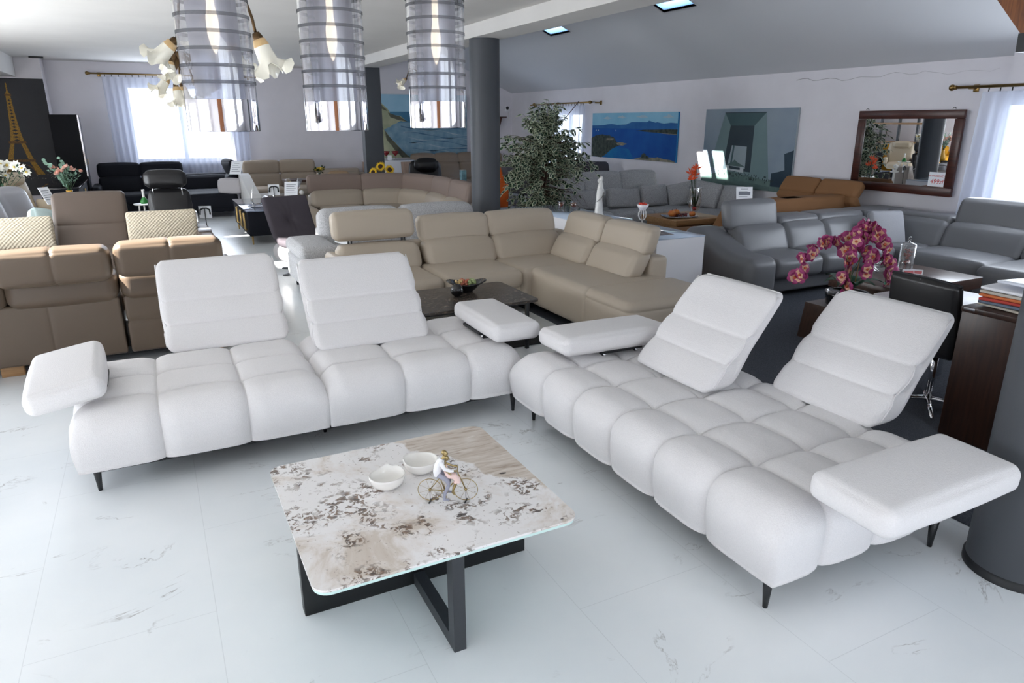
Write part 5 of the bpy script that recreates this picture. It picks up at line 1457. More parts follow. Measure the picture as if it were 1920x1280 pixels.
for (dx, c) in ((-.11, (224, 196, 60)), (.10, (200, 206, 214))):
    g = MB(); g.tube([(0, 0, .60), (dx * .5, 0, .72), (dx, 0, .85)], [.012, .03, .042], 14); g.build('funnel', GLASS, T)
    g = MB(); g.tube([(dx * .35, 0, .68), (dx * .8, 0, .80)], [.016, .03], 12); g.build('sweets', mat('sweets', c, .4), T)
MB().ball((.02, -.02, .70), .035, 12, 8).build('red_ball', mat('terracotta_ball', (150, 70, 50), .5), T)
MB().ball((.10, -.02, .62), .04, 12, 8).build('cream_ball', PORC, T)
T = thing('footstool', 'bronze grey leather footstool behind the dark grey lounge chair', 'footstool', (1.98, 12.9, 0))
P(T, 'seat', mat('bronze_leather', (120, 112, 100), .25, spec=.6, bump=(200, .15)), (.55, .45, .16), (0, 0, .43), r=.07, puff=.03, seams=[('x', -.12, .02, .04)], n=7)
MB().lathe([(.22, 0), (.22, .02), (.03, .03), (.03, .36)], seg=24).build('base', CHROME, T)

# taupe curved sofa
T = thing('curved_sofa', 'taupe and beige curved corner sofa behind the light grey sofa', 'sofa', (3.2, 11, 0), world=True)
BG = mat('warm_beige_leather', (164, 152, 137), .5, bump=(300, .1)); TB = mat('brown_taupe_fabric', (124, 108, 99), .75, bump=(300, .15))
tops = [(2.29, 11.86), (3.17, 11.84), (3.86, 11.6), (4.12, 10.8), (4.09, 9.98), (4.07, 9.25)]
for i in range(5):
    (xa, ya), (xb, yb) = tops[i], tops[i + 1]
    L_ = math.hypot(xb - xa, yb - ya); ang = math.atan2(yb - ya, xb - xa)
    nx, ny = math.sin(ang), -math.cos(ang)       # toward the seat side
    cx, cy = (xa + xb) / 2, (ya + yb) / 2
    P(T, 'headrest', TB, (L_ + .02, .13, .29), (cx + nx * .05, cy + ny * .05, .765), (0, 0, ang), r=.045, puff=.015, n=6, fn=lean(.06, -.14, .14))
    P(T, 'lumbar_cushion', BG, (L_ - .04, .2, .27), (cx + nx * .18, cy + ny * .18, .53), (0, 0, ang), r=.06, puff=.02, n=6, fn=lean(.10, -.13, .13))
    P(T, 'seat', BG, (max(.3, L_ - .22), .62, .18), (cx + nx * .52, cy + ny * .52, .35), (0, 0, ang), r=.05, puff=.015, n=6)
    MB().pad((L_, .30, .5), (cx - nx * .02, cy - ny * .02, .34), (0, 0, ang), r=.04, n=2).build('back_panel', BG, T)
P(T, 'armrest', BG, (.18, .95, .38), (2.18, 11.45, .28), r=.06, n=6)
MB().rbox(2.2, 3.2, 10.95, 11.7, .06, .28, .03).build('base', BG, T)

# things behind the curved sofa
T = thing('chair', 'white shell chair back seen beside the square column', 'chair', (4.62, 14.5, 0))
P(T, 'backrest', WHITELAC, (.44, .05, .46), (0, .2, .73), r=.024, n=8, fn=lean(.06, -.23, .23)); P(T, 'seat', WHITELAC, (.44, .44, .05), (0, 0, .46), r=.024, n=4)
leg_set(T, [(-.17, -.17), (.17, -.17), (-.17, .17), (.17, .17)], .44)
card('tiny white card standing on the top of the white shell chair', (4.60, 14.76, .965), (0, 0, R(-27)), .09, .10, stand=False, name='price_tag', lines=3)
T = thing('sideboard', 'light wooden sideboard under the seascape canvas holding two red goblets', 'sideboard', (5.2, 16.15, 0))
MB().rbox(-.75, .35, -.25, .25, .08, .86, .004).build('body', wood('pale_oak', (196, 170, 150), (170, 142, 122), .5, axis=2), T); MB().rbox(-.77, .37, -.27, .27, .86, .89, .003).build('sideboard_top', WHITELAC, T)
m = MB(); m.box(-.7, .3, -.24, .24, 0, .08); m.build('plinth', BLACKM, T); m = MB(); m.tube([(.2, -.255, .4), (.2, -.27, .42), (.2, -.27, .6), (.2, -.255, .62)], .006, 5); m.build('handle', BLACKM, T)
for i, x in enumerate((4.90, 5.12)):
    T = thing('goblet', 'red goblet on the sideboard under the seascape, %s one' % ('left' if i == 0 else 'right'), 'glass', (x, 15.98, .89), 0, 'red goblets under the seascape')
    MB().lathe([(.001, 0), (.05, 0), (.05, .006), (.008, .02), (.008, .10), (.001, .1)], seg=18).build('foot', GLASS, T); MB().lathe([(.008, .10), (.06, .15), (.09, .21), (.086, .21), (.05, .15)], seg=20).build('cup', mat('ruby_glass', (130, 20, 26), .12, coat=.5), T)
SFY = mat('sunflower_petal', (238, 196, 30), .6); SFB = mat('sunflower_centre', (62, 38, 20), .8)
T = thing('side_table', 'round side table under the sunflowers', 'table', (3.86, 12.91, 0)); MB().lathe([(.001, .56), (.25, .56), (.25, .58), (.001, .58)], seg=28).build('table_top', DKWOOD, T); MB().lathe([(.2, 0), (.2, .015), (.02, .03), (.02, .56)], seg=20).build('post', BLACKM, T)
T = thing('flower_vase', 'three sunflowers in a dark vase behind the taupe curved sofa', 'flowers', (3.86, 12.91, .58))
tall_vase(BLACKGL, .06, .05, .16)(T)
for (x, y, z, rx, rz) in ((-.17, -.02, .27, 1.25, -.5), (-.02, 0, .37, 1.1, -.1), (.14, -.03, .31, 1.15, .4)):
    m = MB(); daisy(20, 1, .15)(m, .105); m.ball((0, 0, .012), .045, 12, 6, 1, sc=(1, 1, .4)); o = m.build('sunflower', [SFY, SFB], T); o.location = (x, y, z); o.rotation_euler = (rx, 0, rz - .45)
    MB().tube([(0, 0, .12), (x * .6, y, z * .7), (x, y + .01, z)], .005, 5).build('stem', GREEN, T)
m = MB()
for k in range(14):
    a = rnd.uniform(0, 6.3); d = rnd.uniform(.05, .16); m.add([(0, 0, .14), (d * math.cos(a) - .04, d * math.sin(a), .2), (d * 1.3 * math.cos(a), d * 1.3 * math.sin(a), .17), (d * math.cos(a) + .04, d * math.sin(a), .16)], [(0, 1, 2, 3)], 0, False)
m.build('leaves', DKGREEN, T)
T = sofa('brown leather sofa with pillow headrests under the seascape canvas', (6.92, 16.42, 0), 0, 2.6, .95, 4, BROWNL, back_h=.80, head_h=.23, arms=('r',), lean_y=.12, pillowy=.035, back_t=.22)
T = thing('recliner', 'dark grey leather recliner with a round head pillow behind the curved sofa', 'armchair', (5.0, 13.6, 0), R(-14))
P(T, 'seat', BLACKL, (.66, .64, .2), (0, -.1, .38), r=.07, puff=.03, n=6); P(T, 'backrest', BLACKL, (.62, .2, .62), (0, .24, .66), r=.08, puff=.03, n=7, fn=lean(.14, -.3, .3)); P(T, 'headrest', BLACKL, (.46, .2, .24), (.02, .22, .90), r=.095, puff=.03, n=8)
for x in (-.40, .40): P(T, 'armrest', BLACKL, (.16, .66, .5), (x, -.06, .33), r=.06, n=5)
MB().rbox(-.3, .3, -.3, .3, 0, .28, .02).build('base', BLACKM, T)
card('white price sheet propped beside the dark grey leather recliner', (4.60, 13.62, .60), (R(-55), 0, R(-20)), .2, .24, stand=False, name='price_tag')
T = thing('side_table', 'low black table between the curved sofa and the round column', 'table', (5.85, 13.1, 0)); MB().rbox(-.33, .9, -.4, .4, .48, .52, .006).build('table_top', BLACKGL, T)
for x in (-.26, .82):
    for y in (-.32, .32): MB().rbox(x - .03, x + .03, y - .03, y + .03, 0, .48, .003).build('leg', BLACKM, T)
T = thing('glass_lantern', 'pale blue glass block lantern on the low black table', 'lantern', (5.62, 13.2, .52)); MB().rbox(-.055, .055, -.055, .055, 0, .30, .008).build('glass_body', mat('pale_blue_glass', (150, 196, 206), .15, var=(14, .25)), T); MB().rbox(-.05, .05, -.05, .05, .3005, .305, .002).build('rim', PORC, T)
T = thing('fruit_dish', 'dark dish with pale fruit on the low black table beside the round column', 'bowl', (6.05, 13.2, .52)); MB().lathe([(.001, 0), (.05, 0), (.14, .06), (.135, .06), (.001, .01)], seg=24).build('dish', BLACKGL, T)
for k in range(5): m = MB(); m.ball((.06 * math.cos(k * 1.26), .06 * math.sin(k * 1.26), .065), .035, 8, 6); m.build('fruit', mat('pale_fruit_skin', (220, 190, 140), .5), T)
# floor lamp and small wall things at the far corner
T = thing('floor_lamp', 'dark metal floor lamp with two bent arms beside the seascape canvas', 'lamp', (7.42, 16.25, 0))
MB().lathe([(.001, 0), (.14, 0), (.14, .02), (.02, .03), (.016, .05)], seg=24).build('base', DKMETAL, T)
m = MB(); m.tube([(0, 0, .03), (0, 0, 1.75)], .028, 10); m.build('pole', DKMETAL, T)
for (dx, z) in ((.30, 2.18), (.24, 1.98)): 
    m = MB(); m.tube([(0, 0, 1.72), (-.05, 0, 1.9), (-.14, -.02, z - .02), (dx * .2, -.02, z), (dx, -.02, z + .06)], .02, 8); m.lathe([(.02, 0), (.05, .06), (.045, .06)], (dx, -.02, z + .02), 14); m.build('arm', BRONZE, T)
T = thing('security_camera', 'white wall camera with a dark lens in the far corner right of the round column', 'camera', (8.24, 16.44, 2.02)); MB().pad((.14, .12, .14), (0, 0, .03), r=.04, n=3).build('housing', WHITELAC, T); m = MB(); m.lathe([(.001, -.002), (.04, 0), (.04, .01), (.001, .012)], (-.03, -.068, .05), 16, M=Matrix.Rotation(R(90), 4, 'X')); m.build('lens', BLACKM, T); m = MB(); m.tube([(.03, 0, -.04), (.03, -.02, -.2), (-.02, -.01, -.34)], .006, 5); m.build('cable', PORC, T)
T = thing('wall_shelf', 'small brown wooden wall bracket in the far corner', 'shelf', (8.0, 16.36, 1.84)); MB().rbox(-.16, .13, -.12, .12, 0, .025, .003).build('board', REDWOOD, T); MB().prism([(.12, -.001), (.12, -.30), (.09, -.30), (-.08, -.001)], -.02, .02, 'x').build('bracket', REDWOOD, T)

# orange cushions and pale blue sofa glimpsed between column and fig tree
T = sofa('pale blue grey armchair glimpsed between the round column and the fig tree', (4.95, 10.75, 0), 0, .96, .9, 1, mat('blue_grey_fabric', (150, 158, 170), .85, bump=(260, .2)), back_h=.72, arm_w=.14)
for (x, y, z, lab, ry) in ((4.86, 10.16, .62, 'orange cushion, lower one, peeking out behind the round column', 8), (4.95, 10.52, .84, 'orange cushion, upper one, peeking out behind the round column', -12)):
    o = P(None, 'cushion', ORANGE, (.46, .10, .42), (0, 0, 0), r=.03, puff=.06, pax=1, n=8); tag(o, lab, 'cushion', 'orange cushions by the fig tree'); o.location = (x, y, z); o.rotation_euler = (R(-20), R(ry), R(-10))

# ---------------------------------------------------------------- right back: grey fabric corner sofa, dark sofa, camel sofa
T = thing('corner_sofa', 'grey speckled fabric corner sofa with small cushions under the blue coast picture', 'sofa', (7, 9.4, 0), world=True)
GF = dict(m=GREYF2)
MB().rbox(5.5, 8.3, 8.95, 9.95, .08, .30, .03).build('base', GREYF2, T); MB().rbox(7.3, 8.3, 7.75, 8.95, .08, .30, .03).build('base', GREYF2, T)
for (a, b_) in ((5.45, 6.22), (6.23, 7.0), (7.01, 8.0)): piece('seat', a, b_, 8.75, 9.55, .24, .43, r=.06, puff=.02, **GF)
piece('seat', 7.15, 8.0, 7.8, 8.76, .24, .43, r=.06, puff=.02, **GF)
for (a, b_) in ((5.40, 6.18), (6.19, 6.90), (6.92, 7.62)):
    piece('lumbar_cushion', a, b_, 9.30, 9.52, .40, .68, r=.06, puff=.02, fn=lean(.12, -.14, .14), **GF); piece('headrest', a, b_, 9.50, 9.66, .62, .965, r=.05, puff=.02, fn=lean(.10, -.17, .17), **GF)
for (a, b_) in ((8.6, 9.3), (7.9, 8.58)): P(T, 'lumbar_cushion', GREYF2, (b_ - a, .22, .40), (8.0, (a + b_) / 2, .58), (0, 0, R(-90)), r=.08, puff=.02, n=6, fn=lean(.10, -.2, .2))
MB().rbox(5.5, 8.3, 9.66, 9.95, .2, .62, .03).build('back_panel', GREYF2, T); MB().rbox(8.12, 8.32, 7.75, 9.7, .2, .60, .03).build('back_panel', GREYF2, T)
leg_set(T, [(5.6, 9.0), (8.2, 7.85), (7.4, 7.85), (8.2, 9.8)], .08)
for (x, y, w, h, rz, ry, lab) in ((5.80, 9.14, .62, .30, -4, 0, 'grey speckled cushion behind the white statuette'), (6.62, 9.12, .62, .30, 4, 4, 'grey speckled cushion in the middle of the grey fabric sofa'), (7.22, 9.14, .50, .34, 0, 0, 'grey speckled cushion nearest the sofa corner, left of the orange flowers'), (7.72, 9.02, .50, .36, -30, -12, 'grey speckled cushion in the sofa corner right of the orange flowers'), (7.85, 8.62, .52, .40, -74, 6, 'grey speckled cushion in the sunlight below the grey arch picture')):
    o = P(None, 'cushion', GREYF2, (w, .12, h), (0, 0, 0), r=.035, puff=.03, pax=1, n=6); tag(o, lab, 'cushion', 'grey speckled cushions'); o.location = (x, y, .43 + h / 2 + .01); o.rotation_euler = (R(-16), R(ry), R(rz))
T = sofa('dark grey sofa whose back shows behind the grey speckled sofa', (7.0, 11.75, 0), 0, 2.5, .95, 2, DGREY, back_h=.80, head_h=.22, arms=('r',), lean_y=.1)
T = thing('corner_sofa', 'camel fabric sofa with tilted headrests behind the grey leather corner sofa', 'sofa', (7, 6.5, 0), world=True)
CM = dict(m=CAMEL)
MB().rbox(5.35, 8.2, 6.1, 7.0, .07, .30, .03).build('base', CAMEL, T)
P(T, 'chaise', CAMEL, (.95, .98, .22), (5.78, 6.52, .35), r=.05, puff=.01, n=6)
for (a, b_) in ((6.3, 7.25), (7.26, 8.2)): piece('seat', a, b_, 6.38, 7.05, .24, .43, r=.05, puff=.02, **CM)
for (a, b_) in ((6.63, 7.22), (5.99, 6.61)):
    P(T, 'headrest', CAMEL, (b_ - a, .13, .25), (8.02, (a + b_) / 2, .90), (R(-38), 0, R(-90)), r=.045, puff=.012, n=6)
    P(T, 'neck_cushion', CAMEL, (b_ - a + .02, .15, .25), (7.99, (a + b_) / 2, .73), (R(34), 0, R(-90)), r=.05, puff=.01, n=6)
MB().rbox(8.02, 8.26, 5.95, 7.25, .1, .66, .03).build('back_panel', CAMEL, T)
P(T, 'backrest', CAMEL, (2.16, .30, .44), (6.92, 6.24, .63), r=.06, n=7, fn=lambda p: np.column_stack([p[:, 0] + np.where(p[:, 0] < 0, .30 * (p[:, 2] + .23) / .46, 0), p[:, 1], p[:, 2]]))
for (a, b_) in ():
    P(T, 'headrest', CAMEL, (b_ - a, .28, .15), ((a + b_) / 2 , 6.28, .88), (R(-24), 0, 0), r=.06, puff=.015, n=6, fn=lean(.05, -.07, .07))
    P(T, 'neck_cushion', CAMEL, (b_ - a + .03, .26, .16), ((a + b_) / 2 + .02, 6.20, .765), (R(20), 0, 0), r=.06, puff=.01, n=6)
leg_set(T, [(5.45, 6.1), (5.45, 6.9), (8.15, 6.1), (8.15, 6.9)], .07)
card('white price sheet with a sofa picture propped on the camel sofa back', (6.36, 6.30, .852), (R(-14), 0, R(-25)), .20, .15, lines=4, stand=False, picture=True, name='price_tag')
T = thing('coffee_table', 'light wooden coffee table in front of the grey speckled sofa, holding a fruit tray', 'table', (6.55, 7.62, 0))
MB().rbox(-.45, .42, -.42, .36, .43, .50, .006).build('table_top', OAK, T); MB().rbox(-.38, .36, -.36, .30, .02, .43, .006).build('body', OAK, T); MB().rbox(-.36, .34, -.34, .28, 0, .02, .003).build('plinth', BLACKM, T)
o = MB().pad((.44, .26, .014), (0, 0, .007), r=.006, n=4, fn=lambda p: np.column_stack([p[:, 0], p[:, 1], p[:, 2] + .4 * np.clip(np.abs(p[:, 0]) - .19, 0, 1) + .4 * np.clip(np.abs(p[:, 1]) - .10, 0, 1)])).build('tray', mat('silver_tray', (180, 182, 188), .2, .9)); tag(o, 'silver tray of fruit on the light wooden coffee table', 'tray'); o.location = (6.36, 7.46, .5005); o.rotation_euler.z = R(-14)
AP = mat('apple_skin', (206, 74, 40), .35, var=(12, .4), col2=(226, 150, 70))
for i, (x, y, lab) in enumerate(((6.24, 7.47, 'large red apple at the left end of the fruit tray'), (6.36, 7.53, 'red apple behind the grapes on the fruit tray'), (6.50, 7.36, 'orange-red apple alone at the right end of the fruit tray'))):
    T = thing('apple', lab, 'apple', (x, y, .513), 0, 'apples on the tray'); r = .052 if i < 2 else .044
    MB().lathe([(.001, .012), (r * .5, .0), (r * .95, r * .6), (r, r * 1.05), (r * .75, r * 1.6), (r * .3, r * 1.72), (.001, r * 1.55)], seg=20).build('fruit', AP, T); MB().tube([(0, 0, r * 1.5), (.006, 0, r * 2.0)], .003, 5).build('stem', BRONZE, T)
m = MB()
for k in range(24): m.ball((rnd.uniform(-.06, .06), rnd.uniform(-.035, .035), .014 + rnd.uniform(0, .03)), .014, 7, 5)
o = m.build('grapes', mat('dark_red_grape', (112, 48, 52), .3, coat=.4)); tag(o, 'dark red grapes between the apples on the fruit tray', 'grapes'); o.location = (6.38, 7.42, .512)
T = thing('flower_vase', 'footed glass vase with orange bird-of-paradise flowers on the light wooden table', 'flowers', (6.60, 7.44, .50))
MB().lathe([(.001, 0), (.07, 0), (.072, .008), (.02, .03), (.018, .06), (.05, .085), (.085, .15), (.092, .28), (.085, .38), (.09, .40), (.087, .40), (.082, .38), (.088, .28), (.08, .15), (.04, .09), (.001, .08)], seg=32).build('vase', GLASS, T)
OB = mat('bird_of_paradise_orange', (226, 84, 36), .5)
m = MB()
for (x, y, z) in ((-.10, .0, .58), (-.04, -.02, .64), (-.12, -.03, .50), (-.02, .02, .55)):
    MB().tube([(.02, 0, .10), (x * .5, y, .3), (x, y, z)], .006, 5).build('stem', DKGREEN, T)
    f_ = MB()
    for k in range(6):
        a = -1.3 + k * .52; q = Vector((math.sin(a), rnd.uniform(-.4, .3), math.cos(a) * .9 + .1)).normalized() * rnd.uniform(.07, .13); sd = q.cross(Vector((0, 1, 0))).normalized() * .014
        p = Vector((x, y, z)); f_.add([tuple(p), tuple(p + q * .5 + sd), tuple(p + q), tuple(p + q * .5 - sd), tuple(p + q * .5 + Vector((0, -.012, 0)))], [(0, 1, 4), (1, 2, 4), (2, 3, 4), (3, 0, 4)], 0, False)
    f_.build('flower', OB, T)
m = MB()
for k in range(5): a = k * 1.3; m.add([(0, 0, .1), (.03 * math.cos(a) + .012, .03 * math.sin(a), .2), (.06 * math.cos(a), .06 * math.sin(a), .33), (.03 * math.cos(a) - .012, .03 * math.sin(a), .2)], [(0, 1, 2, 3)], 0, False)
m.build('leaves', DKGREEN, T); MB().ball((.0, 0, .11), .03, 10, 7).build('red_ball', RED, T)

# ================================================================ wall pictures
def picture(label, loc, rz, W, H, depth, side, mats, draw, tilt=0, cat='picture', name='canvas_picture'):
    T = thing(name, label, cat, loc, rz); T.rotation_euler.x = 0
    MB().rbox(-W / 2, W / 2, 0, depth, 0, H, .004).build('canvas', side, T)
    m = MB()
    def q(pts, mi, layer): m.poly([((x - .5) * W, -.0004 - .0003 * layer, z * H) for x, z in pts], mi)
    draw(q); m.build('print', mats, T)
    return T
def sm(name, a, b, sc_, **k): return mat(name, a, .6, var=(sc_, 0), col2=b, spec=.2, **k)
def wavy(pts, n, amp, rs):
    r_ = random.Random(rs); o = []
    for (xa, za), (xb, zb) in zip(pts[:-1], pts[1:]):
        for i in range(n): t = i / n; o.append((xa + (xb - xa) * t + r_.uniform(-amp, amp), za + (zb - za) * t + r_.uniform(-amp, amp)))
    return o + [pts[-1]]
# seascape with pale cliffs
CLF = [sm('print_sky', (150, 196, 220), (172, 208, 228), 1.5), sm('print_sea', (108, 146, 168), (142, 172, 188), 6), sm('print_cliff', (190, 192, 160), (152, 158, 130), 3), sm('print_cliff_dark', (74, 78, 70), (108, 108, 90), 5), sm('print_far_sea', (70, 122, 156), (84, 134, 162), 4), sm('print_foam', (172, 190, 198), (140, 168, 184), 10), sm('print_deep', (70, 104, 136), (96, 130, 150), 6)]
def draw_sea(q):
    q([(0, .72), (1, .72), (1, 1), (0, 1)], 0, 0); q([(0, .5), (1, .5), (1, .73), (0, .73)], 4, 1); q([(0, 0), (1, 0), (1, .58), (0, .55)], 1, 2)
    for k in range(9):
        z = .50 - k * .055; x0 = .30 + .02 * k
        up = [(x, z + .03 * math.sin(x * 9 + k * 2) - .10 * (x - .3)) for x in np.linspace(x0, 1, 14)]; lo = [(x, zz - .012 - .008 * math.sin(x * 23 + k)) for x, zz in up[::-1]]
        q(up + lo, 5 if k % 2 else 6, 3)
    q(wavy([(0, .98), (.06, .95), (.16, .80), (.20, .70), (.30, .66), (.38, .57), (.30, .58), (.22, .52), (.13, .45), (.20, .30), (.30, .12), (.38, 0), (0, 0)], 3, .006, 2), 2, 4)
    q(wavy([(.02, .96), (.12, .84), (.17, .74), (.10, .78)], 3, .004, 3), 3, 5); q(wavy([(.18, .72), (.29, .655), (.38, .57), (.28, .60), (.20, .64)], 3, .004, 4), 3, 5); q(wavy([(0, .72), (.08, .60), (.13, .45), (.06, .5), (0, .62)], 3, .006, 5), 3, 5); q(wavy([(.13, .45), (.20, .30), (.30, .12), (.38, 0), (.30, 0), (.22, .14), (.15, .30)], 3, .005, 6), 3, 5)
picture('wide seascape canvas with pale cliffs and waves on the back wall', (5.92, YB - .05, .93), 0, 2.42, 1.42, .04, sm('canvas_edge', (150, 170, 180), (160, 178, 190), 2), CLF, draw_sea)
# blue coast
BC = [sm('coast_sky', (118, 176, 206), (140, 190, 214), 2), sm('coast_mountain', (40, 92, 150), (56, 108, 164), 4), sm('coast_sea', (24, 74, 148), (30, 88, 160), 3), sm('coast_shallow', (30, 112, 164), (26, 88, 154), 4), sm('coast_trees', (40, 50, 48), (76, 84, 78), 16), sm('coast_beach', (150, 142, 124), (110, 110, 98), 12), sm('coast_cloud', (176, 190, 200), (150, 182, 204), 5)]
def draw_coast(q):
    q([(0, .6), (1, .6), (1, 1), (0, 1)], 0, 0); q([(0, 0), (1, 0), (1, .70), (0, .70)], 2, 1)
    q([(0, .66)] + [(1, .66), (1, .78), (.93, .79), (.86, .77), (.79, .80), (.77, .79), (.70, .83), (.68, .80), (.5, .80), (.44, .75), (.33, .74), (.25, .76), (.14, .73), (.0, .72)], 1, 2)
    for (x, z) in ((.2, .88), (.38, .9), (.62, .9), (.9, .9)): q(wavy([(x - .06, z), (x, z + .05), (x + .07, z), (x, z - .02)], 3, .012, int(x * 90)), 6, 2)
    q([(.0, .0), (.55, .0), (.48, .22), (.30, .26), (.15, .18), (0, .2)], 3, 3)
    q(wavy([(0, .42), (.05, .50), (.15, .52), (.24, .50), (.30, .46), (.33, .36), (.40, .30), (.30, .24), (.22, .10), (.14, .0), (0, 0)], 3, .008, 8), 4, 4)
    q(wavy([(.33, .34), (.40, .36), (.46, .33), (.41, .29), (.34, .30)], 2, .004, 9), 5, 5)
    q(wavy([(.55, .62), (.68, .645), (1, .66), (1, .56), (.85, .58), (.68, .60)], 3, .004, 10), 4, 4); q(wavy([(.78, .588), (1, .565), (1, .55), (.85, .57)], 2, .003, 11), 5, 5)
    q(wavy([(.5, 0), (.62, .05), (.66, .12), (.70, .07), (.82, .08), (1, .02), (1, 0)], 3, .008, 12), 5, 5); q(wavy([(.62, .03), (.66, .17), (.69, .12), (.72, .04)], 4, .012, 13), 4, 6)
    q([(.20, .44), (.29, .445), (.29, .41), (.20, .40)], 5, 6)
    for x in (.05, .08, .31): q([(x, .60), (x + .012, .60), (x + .006, .64)], 6, 5)
picture('wide canvas of a deep blue bay with mountains on the right wall', (XR - .045, 11.36, 1.05), R(-90), 2.70, .86, .04, sm('coast_edge', (44, 120, 178), (50, 130, 186), 2), BC, draw_coast)
# grey arch
AR = [sm('arch_sky', (150, 162, 172), (128, 144, 160), 1.2), sm('arch_frame', (118, 140, 142), (110, 132, 136), 2), sm('arch_shade', (70, 92, 96), (78, 100, 104), 2), sm('arch_dark', (56, 66, 74), (62, 74, 80), 3), sm('arch_light', (146, 160, 166), (156, 168, 174), 2), sm('arch_ground', (104, 126, 122), (86, 108, 106), 6), sm('arch_tower', (46, 62, 74), (56, 72, 84), 3), sm('arch_canopy', (84, 104, 102), (96, 116, 114), 5), sm('arch_people', (36, 44, 46), (60, 66, 66), 9), sm('arch_white', (196, 204, 206), (180, 190, 194), 4)]
def draw_arch(q):
    q([(0, 0), (1, 0), (1, 1), (0, 1)], 0, 0)
    q([(0, 0), (1, 0), (1, .06), (.8, .14), (.5, .20), (.25, .20), (0, .10)], 5, 1)
    q([(.235, .95), (.69, .95), (.78, .12), (.10, .25)], 1, 2)
    q([(.235, .95), (.69, .95), (.575, .79), (.31, .79)], 2, 3); q([(.31, .79), (.575, .79), (.575, .21), (.26, .23)], 3, 4)
    q([(.69, .95), (.78, .12), (.575, .16), (.575, .79)], 1, 4); q([(.235, .945), (.69, .945), (.69, .955), (.235, .955)], 3, 5)
    q([(.345, .54), (.515, .53), (.515, .25), (.31, .28)], 4, 5); q([(.36, .54), (.378, .54), (.36, .28), (.34, .28)], 2, 6)
    q([(.29, .28), (.37, .33), (.39, .36), (.42, .33), (.52, .27)], 7, 7); q([(.30, .28), (.33, .28), (.34, .22), (.30, .22)], 9, 7); q([(.46, .27), (.50, .27), (.50, .20), (.46, .20)], 9, 7); q([(.33, .22), (.47, .20), (.47, .23), (.33, .24)], 9, 7)
    q([(.91, .46), (1, .51), (1, .06), (.80, .06), (.80, .22), (.86, .24), (.93, .27)], 6, 3)
    r_ = random.Random(3)
    for k in range(70):
        x = r_.uniform(.2, .82); z = .20 - .12 * max(0, x - .3) + r_.uniform(-.06, .01); q([(x, z), (x + .007, z), (x + .006, z + .022), (x + .001, z + .022)], 8, 6)
    q([(.3, 0), (.8, 0), (.8, .05), (.5, .09), (.3, .06)], 7, 6)
picture('square canvas of a huge grey arch, sunlight falling on its lower left', (XR - .045, 8.36, .74), R(-90), 1.90, 1.20, .04, sm('arch_edge', (160, 172, 178), (166, 178, 182), 2), AR, draw_arch)

# mirror leaning forward from the wall, with its sale sign
T = thing('wall_mirror', 'large wall mirror in a dark mahogany frame on the right wall', 'mirror', (XR - .05, 5.71, .90), R(-90)); T.rotation_euler = (R(.6), 0, R(-90))
W_, H_ = 1.36, .98
MB().rbox(-W_ / 2, W_ / 2, -.03, .015, 0, .105, .006).build('frame_bottom', REDWOOD, T); MB().rbox(-W_ / 2, W_ / 2, -.03, .015, H_ - .10, H_, .006).build('frame_top', REDWOOD, T)
for s_ in (-1, 1): x = s_ * (W_ / 2 - .05); MB().rbox(x - .05, x + .05, -.0302, .0148, .1055, H_ - .1005, .006).build('frame_side', REDWOOD, T)
MB().box(-W_ / 2 + .09, W_ / 2 - .09, -.012, .0, .09, H_ - .09).build('mirror_glass', mat('mirror_silver', (238, 240, 242), .0, 1.0), T)
for x in (-.58, .54): m = MB(); m.tube([(x + .018 * math.cos(a), -.005, H_ + .008 + .018 * math.sin(a)) for a in np.linspace(0, PI, 9)], .004, 5); m.build('hanging_eye', BLACKM, T)
T = thing('sale_sign', 'white sale sign with red lettering on the lower right of the mirror', 'sign', (XR - .0665, 5.225, 1.01), R(-90)); T.rotation_euler = (R(.6), 0, R(-90))
MB().box(-.105, .105, -.002, .0, 0, .165).build('sheet', PAPER, T)
def text(body, size, x, z, parent, m, name='lettering', ext=.0004, shear=0.0):
    c = bpy.data.curves.new(name, 'FONT'); c.body = body; c.size = size; c.align_x = 'CENTER'; c.extrude = ext; c.shear = shear
    c.materials.append(m); t_ = bpy.data.objects.new(name + '_curve', c); COL.objects.link(t_); bpy.context.view_layer.update()
    me = bpy.data.meshes.new_from_object(t_.evaluated_get(bpy.context.evaluated_depsgraph_get())); bpy.data.objects.remove(t_)
    me.materials.clear(); me.materials.append(m)
    o = bpy.data.objects.new(name, me); COL.objects.link(o); o.parent = parent; o.location = (x, -.0028, z); o.rotation_euler = (R(90), 0, 0)
    return o
text('WYPRZEDA\u017b !!!', .030, 0, .112, T, RED); text('499z\u0142', .074, 0, .035, T, RED, shear=.12)

